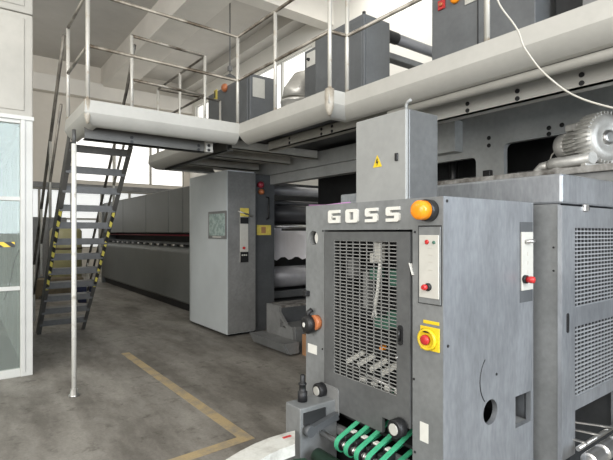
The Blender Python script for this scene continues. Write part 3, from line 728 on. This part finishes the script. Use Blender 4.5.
# side control panel
a, b = onY(520, 232, SY), onY(531, 289, SY)
MB().box(a.x - 0.006, X2 - 0.05, SY - 0.0045, SY - 0.001, b.z - 0.06, a.z + 0.05).build('panel_shade_plate', 'grey_dark', gc)  # raised dark plate; shade of a recess put into its colour
so = MB().box(a.x, b.x, SY - 0.012, SY - 0.002, b.z, a.z, 0.002).build('side_control_panel', 'panelw', gc)
zc = a.z - 0.05
MB().tube([(a.x + 0.03, SY - 0.012, zc), (a.x + 0.045, SY - 0.035, zc + 0.005), (b.x - 0.04, SY - 0.035, zc + 0.005)], 0.010, 8).build('toggle', 'steel', so)
for k in range(3): MB().box(a.x + 0.05, a.x + 0.056, SY - 0.0135, SY - 0.012, zc - 0.07 - 0.045 * k, zc - 0.05 - 0.045 * k).build('panel_mark', 'cable', so)
qq = onY(522, 279, SY)
MB().lathe((qq.x, SY - 0.012, qq.z), (0, -1, 0), [(0, 0.021), (0.015, 0.021)], 16).build('button_collar', 'black', so)
MB().lathe((qq.x, SY - 0.027, qq.z), (0, -1, 0), [(0, 0.015), (0.02, 0.018), (0.035, 0.015), (0.037, 0)], 16).build('red_button', 'red', so)
# things inside behind the mesh
XI = FX + 0.05
def ip(px, py, X=XI): return onX(px, py, X)
ct = MB(); ct.tube([ip(381, 258), ip(379, 275), ip(378, 290), ip(376, 302), ip(375, 309)], 0.010, 8)
ct.tube([ip(375, 308), ip(372, 318)], 0.006, 6); ct.tube([ip(375, 308), ip(376.5, 318)], 0.006, 6)
ct.build('cable_bundle', 'labelw', gc)
cn = MB(); q = ip(380, 250); cn.box(XI - 0.02, XI + 0.02, q.y - 0.02, q.y + 0.025, q.z - 0.06, q.z + 0.04, 0.006); q = ip(375, 258); cn.box(XI - 0.02, XI + 0.01, q.y - 0.012, q.y + 0.018, q.z - 0.025, q.z + 0.025, 0.004); cn.build('cable_connector', 'panelw', gc)
for px, py, w_, h_ in ((373, 274, 0.03, 0.03), (393, 278, 0.03, 0.04), (381, 323, 0.05, 0.03), (394, 320, 0.05, 0.04), (365, 290, 0.02, 0.10), (350, 268, 0.025, 0.05)):
    q = ip(px, py, XI + 0.06); MB().box(q.x, q.x + 0.06, q.y - w_, q.y + w_, q.z - h_, q.z + h_, 0.008).build('feeder_block', 'teal' if px > 370 else 'grey_mid', gc)
MB().tube([ip(348, 366), ip(398, 390)], 0.009, 8).build('gripper_rail', 'steel', gc)
for px, py in ((351.5, 358), (362.5, 361), (374.5, 366), (386, 370)):
    q = ip(px + 6, py - 5); q2 = ip(px - 4, py + 3)
    MB().bar(q + Vector((0.05, 0, 0)), q2, 0.042, 0.022).build('gripper', 'panelw', gc)
for px, py in ((363, 383), (374, 387.5), (387.5, 391.5), (398, 396)):
    q = ip(px - 1, py - 2, FX + 0.035); MB().box(q.x, q.x + 0.02, q.y - 0.017, q.y + 0.017, q.z - 0.015, q.z + 0.015, 0.003).build('pad', 'labelw', gc)
q = ip(381, 348); MB().box(q.x, q.x + 0.03, q.y - 0.012, q.y + 0.012, q.z - 0.01, q.z + 0.01, 0.003).build('marker', 'orange', gc)
for z in (0.85, 1.05, 1.28, 1.45): MB().tube([(1.95, SY + 0.06, z), (1.95, YL - 0.06, z)], 0.035, 10).build('inner_shaft', 'oily', gc)
# knobs, corner cover, shaft with green belts
def knob(px, py, r, X0, L):
    q = onX(px, py, X0 - L)
    k = MB().lathe((X0, q.y, q.z), (-1, 0, 0), [(0, r * 0.6), (L * 0.3, r * 0.6), (L * 0.3, r), (L * 0.92, r), (L, r * 0.9)], 24).build('hand_knob', 'black', gc)
    MB().lathe((X0 - L, q.y, q.z), (-1, 0, 0), [(0, r * 0.62), (0.004, r * 0.6)], 20).build('knob_face', 'panelw', k)
knob(316.5, 391, 0.040, FX, 0.06); knob(393.5, 429.5, 0.042, FX, 0.065)
cvr = MB(); plX(cvr, FX - 0.016, rrect(fy(340.5), fy(322), 0.615, 0.77, 0.02), [], 0.008); cvr.build('corner_cover', 'grey_mid', gc)
BX = 1.495
qa = onX(339, 442, BX); sz = qa.z
MB().tube([(BX, YL - 0.03, sz), (BX, SY + 0.03, sz)], 0.014, 12).build('belt_shaft', 'steel', gc)
for i, px in enumerate((341.5, 351, 361.5, 372.5, 384)):
    a_, b_ = ray(px); yc = BX / a_ * b_
    r = 0.038; lx = 0.40; up = 0.155; th = 0.006
    arc = [PI / 2 + 0.3 + (PI - 0.5) * k / 12 for k in range(13)]
    loop = [(BX + r * math.cos(t), sz + r * math.sin(t)) for t in arc] + [(BX + lx, sz - r + up * 0.7), (BX + lx, sz + r + up)]
    inn = [(BX + (r - th) * math.cos(t), sz + (r - th) * math.sin(t)) for t in arc] + [(BX + lx - th, sz - r + th + up * 0.7), (BX + lx - th, sz + r - th + up)]
    mb = MB(); mb.plate(loop, [inn], (0, yc - 0.012, 0), UX, UZ, 0.024); bo = mb.build('feed_belt', 'green', gc, label='bright green feed belt')
    MB().lathe((BX, yc - 0.013, sz), UY, [(0, 0.031), (0.026, 0.031)], 18).build('belt_pulley', 'black', bo)
    MB().lathe((BX, yc - 0.032, sz), UY, [(0, 0.018), (0.012, 0.018)], 14).build('pulley_hub', 'steel', bo)
for i, px in enumerate((350, 361, 373, 385)):
    a_, b_ = ray(px); yc = 1.54 / a_ * b_
    MB().box(1.50, 1.60, yc - 0.012, yc + 0.012, sz - 0.03, sz + 0.04, 0.006).build('guide_finger', 'black', gc)
    MB().box(1.55, 1.58, yc - 0.013, yc + 0.013, sz + 0.0405, sz + 0.05, 0.003).build('guide_clip', 'labelw', gc)
MB().box(FX + 0.04, FX + 0.3, SY + 0.05, YL - 0.05, 0.35, 0.5).build('lower_frame', 'dark', gc)
# bearing foot at the left end
MB().box(1.362, FX - 0.002, 1.868, 2.0, 0.0, 0.708, 0.006).build('bearing_foot', 'grey', gc)
MB().box(1.38, 1.52, 1.858, 1.866, 0.625, 0.685).build('foot_shade_plate', 'dark', gc)  # thin dark plate on the foot face, coloured as recess shade
lk = MB(); lk.bar((1.40, 1.84, 0.60), (1.58, 1.84, 0.635), 0.03, 0.036); lk.lathe((1.40, 1.8225, 0.60), UY, [(0, 0.028), (0.035, 0.028)], 16); lk.build('link_arm', 'grey_dark', gc)
bp = onZ(299, 397, 0.708)
MB().lathe((1.44, 1.955, 0.708), UZ, [(0, 0.026), (0.05, 0.026), (0.052, 0.019), (0.085, 0.018), (0.087, 0.022), (0.095, 0.022), (0.097, 0.014), (0.135, 0.013), (0.14, 0.009), (0.141, 0)], 16).build('clamp_lever', 'black', gc)

# ------------------------------------------------------------------ belt conveyor in front
bc = thing('belt_conveyor', 'curved dirty white conveyor guard with dark green belt in front of the feeder', 'conveyor', (1.2, 1.6, 0))
gz = 0.60
up_pts = [onZ(x, y, gz) for x, y in ((295, 430.5), (285, 433), (270, 437.5), (255, 443.5), (240, 451), (225, 460))]
lo_pts = [onZ(x, y, gz) for x, y in ((295, 444), (291, 445.5), (280, 449.5), (270, 454), (260, 460), (250, 467.5))]
# continue both edges outside the picture
for L in (up_pts, lo_pts):
    d = L[-1] - L[-2]
    for k in range(5):
        d = Matrix.Rotation(math.radians(9), 3, 'Z') @ d; L.append(L[-1] + d)
g = MB(); g.plate([(p.x, p.y) for p in up_pts] + [(p.x, p.y) for p in reversed(lo_pts)], [], (0, 0, gz), UX, UY, 0.055)
go = g.build('side_guard', 'white_dirty', bc)
m1 = onZ(291, 435.5, gz + 0.001); m2 = onZ(283, 438, gz + 0.001)
MB().bar(m1, m2, 0.016, 0.0015).build('guard_marking', 'red', go, label='faded red marking')
bl = [onZ(300, 446, gz - 0.06), onZ(288, 450, gz - 0.06), onZ(268, 460, gz - 0.06)] 
pts = [(p.x, p.y) for p in lo_pts] 
bel = MB(); bel.plate(pts + [(pts[-1][0] + 0.1, pts[-1][1] - 0.75), (1.30, 0.9), (1.30, pts[0][1] - 0.02)], [], (0, 0, gz - 0.07), UX, UY, 0.02)
bel.build('belt', 'dkgreen', bc)
MB().tube([(1.415, 1.80, 0.485), (1.415, 0.75, 0.485)], 0.040, 20).build('end_roller', 'dkgreen', bc)
MB().tube([(1.362, 1.79, 0.470), (1.362, 0.75, 0.470)], 0.008, 8).build('edge_rod', 'steel', bc)
MB().box(1.20, 1.26, 0.8, 1.70, 0.0, 0.505).build('conveyor_leg', 'dark', bc)

# ------------------------------------------------------------------ electrical box on the cabinet
eb = thing('electrical_box', 'grey electrical box with warning triangle standing on the feeder cabinet', 'electrical box', (1.88, 1.7, ZT))
EX, EYr, EYl, EZ = 1.75, 1.517, 1.878, 2.212
MB().box(EX + 0.022, 2.0, EYr, EYl, ZT + 0.001, EZ, 0.006).build('body', 'grey_door', eb)
dr = MB().box(EX, EX + 0.02, EYr + 0.002, EYl - 0.002, ZT + 0.006, EZ - 0.004, 0.004).build('door', 'grey_box', eb)
q = onX(397, 157, EX); MB().box(EX - 0.010, EX, q.y - 0.010, q.y + 0.010, q.z - 0.020, q.z + 0.020, 0.004).build('latch', 'black', dr)
q = onX(377.5, 162, EX); r = 0.036
tri = MB(); plX(tri, EX - 0.002, [(q.y - r * 0.9, q.z - r * 0.75), (q.y, q.z + r), (q.y + r * 0.9, q.z - r * 0.75)], [], 0.002); to = tri.build('warning_triangle', 'yellow', dr, label='yellow high voltage triangle')
bo = MB(); plX(bo, EX - 0.0035, [(q.y + 0.002, q.z + 0.018), (q.y + 0.010, q.z - 0.006), (q.y + 0.001, q.z - 0.003), (q.y + 0.003, q.z - 0.022), (q.y - 0.009, q.z + 0.003), (q.y - 0.001, q.z + 0.001), (q.y - 0.003, q.z + 0.018)], [], 0.0015); bo.build('lightning_bolt', 'black', to)
MB().tube([(1.80, 1.56, EZ), (1.80, 1.56, EZ + 0.03), (1.80, 1.55, EZ + 0.045), (1.80, 1.53, EZ + 0.05)], 0.008, 8).build('lifting_eye', 'grey_box', eb)

# ------------------------------------------------------------------ louvred cabinet on the right
lc = thing('vented_cabinet', 'blue-grey cabinet with vented door standing right of the feeder cabinet', 'machine cabinet', (2.85, 1.5, 0))
LX, LY, LZ = 2.44, 1.091, 1.900
MB().box(LX, 3.26, LY, 2.8, 1.745, LZ, 0.012).build('top_cap', 'grey_side', lc)
MB().box(LX, LX + 0.03, LY + 0.02, 2.8, 0.0, 1.744).build('side_panel', 'grey', lc)
MB().box(LX + 0.03, 3.26, 2.77, 2.8, 0.0, 1.744).build('back_panel', 'dark', lc)
MB().box(3.22, 3.26, LY + 0.02, 2.77, 0.0, 1.744).build('far_panel', 'grey_dark', lc)
MB().box(LX + 0.03, 3.22, LY + 0.3, LY + 0.31, 0.0, 1.74).build('inner_panel', 'dark', lc)
DX0, DX1 = 2.425, 3.20
wy = LY + 0.0
X_ = lambda px: onY(px, 232, wy).x
LM0 = X_(573.5); z1, z2, z3, z4, z5 = 1.625, 1.205, 1.105, 0.735, 0.665
dd = MB(); plY(dd, LY - 0.008, [(DX0, 0.44), (DX0, 1.735), (DX1, 1.735), (DX1, 0.44), (DX1 - 0.10, 0.44), (DX1 - 0.10, z5), (LM0, z5), (LM0, 0.44)], [rect(LM0, DX1 - 0.06, z2, z1), rect(LM0, DX1 - 0.06, z4, z3)], 0.022)
do = dd.build('vented_door', 'grey_side', lc)
sl = MB()
for a, b in ((z2, z1), (z4, z3)):
    n = int(round((b - a) / 0.0215))
    for k in range(n + 1):
        z = a + (b - a) * k / n; sl.box(LM0, DX1 - 0.06, LY - 0.003, LY + 0.004, z - 0.0035, z + 0.0035)
    for k in range(14):
        x = LM0 + (DX1 - 0.06 - LM0) * k / 13; sl.box(x - 0.003, x + 0.003, LY - 0.001, LY + 0.003, a, b)
sl.build('vent_slats', 'slat', do)
hp = onY(567.5, 323, LY - 0.008)
hs = MB(); plY(hs, LY - 0.012, rrect(hp.x - 0.012, hp.x + 0.012, hp.z - 0.05, hp.z + 0.05, 0.011), [], 0.004); hs.build('handle_slot', 'black', do)
lq = onY(583, 208, LY)
MB().box(lq.x - 0.02, lq.x + 0.03, LY - 0.02, LY, lq.z - 0.02, lq.z + 0.02, 0.006).build('latch', 'steel', lc)
MB().box(lq.x + 0.032, lq.x + 0.055, LY - 0.012, LY, lq.z - 0.012, lq.z + 0.012, 0.003).build('latch_pin', 'black', lc)
for y, z in ((1.12, 1.52), (1.12, 1.40)): MB().lathe((LX, y + 0.012, z), (-1, 0, 0), [(0, 0.006), (0.003, 0.005)], 10).build('screw', 'black', lc)
# rollers under its door
prof_ = [(0, 0.016)]
for k in range(7): prof_ += [(0.03 + k * 0.15, 0.030), (0.035 + k * 0.15, 0.040), (0.145 + k * 0.15, 0.040), (0.15 + k * 0.15, 0.030)]
MB().lathe((2.37, 0.95, 0.50), UX, prof_, 24, smooth=False).build('feed_roller', 'steel', lc)
MB().tube([(2.5, 1.04, 0.50), (3.3, 1.04, 0.50)], 0.012, 10).build('roller_rod', 'steel', lc)
for k in range(3): MB().bar((2.52 + 0.1 * k, 1.30, 0.52), (2.56 + 0.16 * k, 1.02, 0.52), 0.014, 0.008).build('guide_strip', 'steel', lc)

# ------------------------------------------------------------------ ring blower on the bed
BZ = 2.036; bxc = 3.55
rb = thing('ring_blower', 'cast aluminium ring blower standing on the grimy edge of the press bed', 'blower', (bxc, 1.4, BZ))
zc = BZ + 0.195
MB().lathe((bxc, 1.64, zc), (0, -1, 0), [(0, 0.0), (0.0, 0.075), (0.012, 0.092), (0.085, 0.095), (0.09, 0.088)], 28).build('fan_cowl', 'alu', rb)
mt = MB(); mt.lathe((bxc, 1.56, zc), (0, -1, 0), [(0, 0.078), (0.17, 0.078)], 28)
for k in range(22):
    a = 2 * PI * k / 22; mt.bar((bxc + 0.088 * math.cos(a), 1.555, zc + 0.088 * math.sin(a)), (bxc + 0.088 * math.cos(a), 1.395, zc + 0.088 * math.sin(a)), 0.006, 0.028, up=(math.cos(a), 0, math.sin(a)))
mt.build('motor_body', 'alu', rb)
MB().box(bxc - 0.085, bxc + 0.035, 1.42, 1.53, zc + 0.085, zc + 0.135, 0.01).build('terminal_box', 'alu', rb)
rg = MB(); rg.lathe((bxc, 1.40, zc), (0, -1, 0), [(0, 0.08), (0.01, 0.135), (0.03, 0.165), (0.09, 0.172), (0.13, 0.165), (0.155, 0.13), (0.15, 0.095), (0.142, 0.06), (0.142, 0)], 40)
for k in range(36):
    a = 2 * PI * k / 36; rg.bar((bxc + 0.170 * math.cos(a), 1.375, zc + 0.170 * math.sin(a)), (bxc + 0.168 * math.cos(a), 1.26, zc + 0.168 * math.sin(a)), 0.008, 0.022, up=(math.cos(a), 0, math.sin(a)))
rg.build('impeller_housing', 'alu', rb)
MB().lathe((bxc, 1.258, zc), (0, -1, 0), [(0, 0.05), (0.012, 0.048), (0.018, 0.03), (0.018, 0)], 20).build('hub_cap', 'steel', rb)
for x, s in ((bxc - 0.13, 1), (bxc + 0.06, 1)):
    MB().lathe((x, 1.62, BZ + 0.055), (0, -1, 0), [(0, 0.036), (0.03, 0.045), (0.10, 0.045), (0.11, 0.040), (0.36, 0.040)], 18).build('silencer', 'alu', rb)
MB().tube([(bxc - 0.13, 1.62, BZ + 0.055), (bxc - 0.14, 1.68, BZ + 0.05), (bxc - 0.15, 1.71, BZ + 0.02), (bxc - 0.15, 1.712, BZ + 0.012)], 0.032, 14).build('elbow', 'alu', rb)
for y in (1.29, 1.52): MB().box(bxc - 0.18, bxc + 0.14, y - 0.02, y + 0.02, BZ, BZ + 0.02, 0.003).build('foot', 'alu', rb)
MB().tube([(bxc - 0.02, 1.645, zc), (bxc - 0.03, 1.70, zc - 0.05), (bxc - 0.05, 1.71, zc - 0.12), (bxc - 0.06, 1.69, BZ + 0.02)], 0.005, 6).build('cable', 'cable', rb)

rb.location.y -= 0.02; rb.location.x -= 0.05; rb.rotation_euler.z = math.radians(-20)

# ------------------------------------------------------------------ things on the mezzanine deck
zd = ZD - 0.004
mc = thing('control_console', 'dark grey control console with white panel and orange lamp behind the platform railing', 'control cabinet', (3.84, 7.0, zd))
MB().box(3.6, 4.10, 6.27, 7.79, zd, 4.08, 0.01).build('body', 'grey_deck', mc)
MB().box(3.585, 3.60, 6.33, 6.72, zd + 0.05, 4.03, 0.006).build('door', 'grey_deck', mc)
a, b = onY(252.5, 77, 6.27), onY(264.5, 99, 6.27)
MB().box(a.x, b.x, 6.258, 6.27, b.z, a.z, 0.004).build('white_panel', 'panelw', mc)
q = onX(225.5, 88, 3.6); MB().lathe((3.6, q.y, q.z), (-1, 0, 0), [(0, 0.075), (0.03, 0.07), (0.06, 0.05), (0.07, 0)], 16).build('orange_lamp', 'copper', mc)
q = onX(216, 94, 3.6); MB().box(3.588, 3.6, q.y - 0.06, q.y + 0.06, q.z - 0.11, q.z + 0.07, 0.003).build('yellow_sign', 'paleyel', mc); MB().box(3.584, 3.588, q.y - 0.0, q.y + 0.04, q.z - 0.07, q.z + 0.05).build('sign_print', 'black', mc)
MB().tube([(4.0, 6.3, 3.45), (4.1, 6.15, 3.42), (4.2, 6.1, 3.25), (4.2, 6.10, zd + 0.002)], 0.035, 10).build('hose', 'black', mc)
# pendant lamp
pl_ = onX(230, 50, 6.0)
pe = thing('pendant_lamp', 'small dark pendant lamp hanging on a rod above the grey control console', 'lamp', (pl_.x, pl_.y, 4.4))
b_ = onX(230, 76, 6.0)
MB().tube([(pl_.x, pl_.y, CZ), (pl_.x, pl_.y, b_.z)], 0.016, 8).build('rod', 'grey_deck', pe)
q = onX(230, 69, 6.0); MB().box(q.x - 0.06, q.x + 0.06, q.y - 0.06, q.y + 0.06, q.z - 0.06, q.z + 0.08, 0.02).build('ballast', 'grey_mid', pe)
MB().lathe((pl_.x, pl_.y, b_.z - 0.06), UZ, [(0, 0.17), (0.04, 0.15), (0.1, 0.05), (0.12, 0.02)], 18).build('lamp_shade', 'grey_deck', pe)
# duct
du = thing('foil_duct', 'silver foil duct drum standing on the platform behind the railing', 'duct', (4.15, 5.6, zd))
dq = onY(297, 100, 5.75)
MB().lathe((dq.x, 5.75, zd), UZ, [(0, 0.24), (0.36, 0.24), (0.37, 0.255), (0.40, 0.255), (0.41, 0.24), (0.75, 0.24), (0.76, 0.255), (0.79, 0.255), (0.8, 0.24)], 26).build('drum', 'foil', du)
db = MB(); db.tube([(dq.x, 5.75, zd + 0.8), (dq.x + 0.02, 5.75, zd + 0.92), (dq.x + 0.12, 5.75, zd + 1.06), (dq.x + 0.30, 5.76, zd + 1.13), (dq.x + 0.55, 5.78, zd + 1.14)], [0.235, 0.23, 0.225, 0.22, 0.22], 22); db.build('elbow', 'foil', du)
# dark box with white switch panel, beside the duct
sb = thing('switch_box', 'dark switch box with white switch plate between the duct and the tall grey cabinet', 'switch box', (4.2, 4.9, zd))
a, b = onX(304.5, 52, 4.0), onX(317, 80, 4.0)
MB().box(4.0, 4.25, b.y, a.y, zd, a.z, 0.01).build('body', 'grey_deck', sb)
a2, b2_ = onX(307, 54, 4.0), onX(315.5, 64, 4.0)
MB().box(3.99, 4.0, b2_.y, a2.y, b2_.z, a2.z, 0.003).build('switch_plate', 'labelw', sb)
q = onX(309, 59.5, 3.99); MB().lathe((3.99, q.y, q.z), (-1, 0, 0), [(0, 0.024), (0.03, 0.02)], 12).build('switch_knob', 'black', sb)
# tall grey cabinet
tc = thing('tall_cabinet', 'tall blank grey cabinet standing on the platform behind the two close railing posts', 'cabinet', (3.8, 4.15, zd))
MB().box(3.6, 4.02, 3.73, 4.62, zd, 4.05, 0.008).build('body', 'grey_deck', tc)
MB().box(3.59, 3.60, 3.755, 4.60, zd + 0.05, 4.0, 0.004).build('side_panel', 'grey_deck', tc)
MB().box(3.63, 4.0, 3.72, 3.73, zd + 0.05, 4.02, 0.004).build('door', 'grey_deck', tc)
MB().tube([(3.64, 3.77, 4.045), (3.64, 3.77, 4.09)], 0.02, 8).build('lifting_eye', 'black', tc)
# roller on two brackets
rl = thing('web_roller', 'long pale roller on a bracket between the two grey cabinets on the platform', 'roller', (4.6, 4.1, zd))
a = onY(388, 36, 4.1); b = onY(440, 55, 4.1); a.x = 4.03
d = (b - a)
MB().tube([a, b], 0.068, 18).build('roller', 'roller_pale', rl)
MB().tube([a + d * 0.004, a + d * 0.36], 0.075, 18).build('roller_end', 'black', rl)
MB().box(4.03, b.x + 0.1, 4.16, 4.30, a.z - 0.24, a.z - 0.16, 0.01).build('bracket', 'grey_mid', rl)
MB().box(b.x + 0.02, b.x + 0.10, 4.04, 4.24, zd, a.z, 0.005).build('stand', 'grey_mid', rl)
# right cabinet with buttons
rc = thing('press_control_cabinet', 'wide dark grey cabinet with a red switch plate at the near end of the platform', 'control cabinet', (3.95, 2.37, zd))
MB().box(3.7, 4.3, 1.86, 2.88, zd, 4.75, 0.008).build('body', 'grey_deck', rc)
q = onX(442, 5, 3.7); o = MB().box(3.685, 3.7, q.y - 0.04, q.y + 0.04, q.z - 0.045, q.z + 0.045, 0.004).build('switch_plate', 'red', rc)
MB().lathe((3.685, q.y, q.z), (-1, 0, 0), [(0, 0.02), (0.02, 0.015)], 12).build('switch_knob', 'copper', o)
q = onX(456, -1, 3.7); MB().lathe((3.7, q.y, q.z), (-1, 0, 0), [(0, 0.045), (0.03, 0.045), (0.04, 0.03), (0.041, 0)], 16).build('orange_lamp', 'orange', rc)
q = onX(471, -2, 3.7); MB().box(3.69, 3.7, q.y - 0.06, q.y + 0.06, q.z - 0.045, q.z + 0.06, 0.003).build('label_plate', 'panelw', rc)
MB().box(3.692, 3.70, 2.37, 2.376, zd + 0.1, 4.7).build('door_seam', 'black', rc)
dkb = thing('machine_guard', 'dark machine guard with a pale bar just past the wide dark grey cabinet', 'machine guard', (4.0, 1.5, zd))
MB().box(3.9, 4.3, 1.15, 1.80, zd, 4.6, 0.01).build('body', 'dark', dkb)
MB().box(3.75, 3.85, 0.2, 1.62, 3.62, 3.70, 0.006).build('pale_bar', 'panelw', dkb)
MB().box(3.80, 3.95, 0.2, 1.55, zd, 3.60, 0.006).build('front_plate', 'grey_mid', dkb)

# hanging cable
cpts = [onX(x, y, 2.42) for x, y in ((490, -30), (494, -10), (498, 1), (503, 10), (513, 23), (519, 33), (523, 45), (530, 56), (540, 69), (553, 81), (567, 91.5), (585, 100), (613, 108), (640, 113))]
def smooth(P, n=6):
    out = []
    for i in range(len(P) - 1):
        p0, p1, p2, p3 = P[max(i - 1, 0)], P[i], P[i + 1], P[min(i + 2, len(P) - 1)]
        for k in range(n):
            t = k / n
            out.append(0.5 * ((2 * p1) + (p2 - p0) * t + (2 * p0 - 5 * p1 + 4 * p2 - p3) * t * t + (3 * p1 - p0 - 3 * p2 + p3) * t ** 3))
    return out + [P[-1]]
tag(MB().tube(smooth(cpts), 0.0048, 8).build('hanging_cable', 'cable'), 'thin white cable hanging in front of the cream platform edge', 'cable')

# ------------------------------------------------------------------ things seen through the stairs
tk = thing('storage_tank', 'olive yellow upright tank standing behind the staircase', 'tank', (2.6, 14.0, 0))
tq = onZ(66, 287, 0)
MB().lathe((tq.x, tq.y, 0.0), UZ, [(0, 0.42), (1.62, 0.42), (1.72, 0.36), (1.80, 0.2), (1.82, 0)], 26).build('shell', 'olive', tk)
MB().lathe((tq.x, tq.y, 1.1), UZ, [(0, 0.43), (0.06, 0.43)], 26).build('hoop', 'brown', tk)
ck = onZ(62, 296, 0)
wc = thing('wooden_crate', 'brown wooden crate on the floor in front of the olive tank', 'crate', (ck.x, ck.y, 0))
MB().box(ck.x - 0.7, ck.x + 0.45, ck.y - 0.25, ck.y + 0.25, 0.06, 0.46, 0.02).build('body', 'brown', wc)
for x in (-0.6, 0.0, 0.35): MB().box(ck.x + x - 0.06, ck.x + x + 0.06, ck.y - 0.28, ck.y + 0.28, 0, 0.06).build('skid', 'brown', wc)
bq = onZ(84, 302, 0)
bk = thing('plastic_bin', 'dark blue plastic bin on the floor behind the stair foot', 'bin', (bq.x, bq.y, 0))
MB().lathe((bq.x, bq.y, 0), UZ, [(0, 0.13), (0.34, 0.17), (0.36, 0.18), (0.38, 0.18), (0.38, 0.16), (0.05, 0.12), (0.05, 0)], 20).build('tub', 'navy', bk)
cbq = onZ(98, 284, 0)
lk_ = thing('grey_locker', 'tall grey locker at the far end wall seen through the stair treads', 'locker', (3.1, 17.5, 0))
MB().box(1.8, 2.9, 17.6, 18.2, 0, 2.1, 0.02).build('body', 'grey_mid', lk_)
for x in (1.83, 2.37): MB().box(x, x + 0.5, 17.58, 17.6, 0.08, 2.05, 0.01).build('door', 'grey_mid', lk_)

# ------------------------------------------------------------------ light
wd = bpy.data.worlds.new('world'); S.world = wd; wd.use_nodes = True
bg = wd.node_tree.nodes['Background']; bg.inputs['Color'].default_value = (1.0, 0.975, 0.94, 1); bg.inputs['Strength'].default_value = 0.26
def area(name, loc, target, sx, sy, power, col=(1, 0.98, 0.95)):
    l = bpy.data.lights.new(name, 'AREA'); l.shape = 'RECTANGLE'; l.size = sx; l.size_y = sy; l.energy = power; l.color = col
    o = bpy.data.objects.new(name, l); COL.objects.link(o); o.location = loc
    o.rotation_euler = (Vector(target) - Vector(loc)).to_track_quat('-Z', 'Y').to_euler()
    return o
area('daylight_left_windows', (-5.0, -0.5, 2.9), (3.0, 2.2, 2.2), 6, 3.6, 480, (1.0, 0.98, 0.94))
area('daylight_high_windows', (-2.0, -4.6, 6.2), (2.5, 3.5, 2.0), 7, 2.6, 430, (1.0, 0.98, 0.95))
area('ceiling_fill', (-5.5, 8.0, 6.9), (4.0, 9.0, 6.6), 10, 1.6, 260, (1.0, 0.97, 0.92))  # unseen fill lamp added to brighten ceiling and upper walls
area('daylight_rear_windows', (2.6, -4.6, 3.2), (2.4, 1.2, 1.7), 6, 3.4, 800, (0.84, 0.92, 1.0))
area('right_wall_fill', (6.4, 6.5, 7.1), (7.2, 7.0, 4.5), 2.0, 4.0, 80, (1.0, 0.97, 0.92))  # fill lamp added to brighten the right wall above the press
area('roof_fill', (1.2, 11.5, 7.9), (2.0, 11.5, 0), 4.5, 6, 60, (1.0, 0.97, 0.92))  # fill lamp added below the closed ceiling, no roof opening here
S.view_settings.view_transform = 'Standard'
S.view_settings.look = 'None'
S.view_settings.gamma = 1.0
S.view_settings.use_curve_mapping = False
S.view_settings.exposure = 0.0
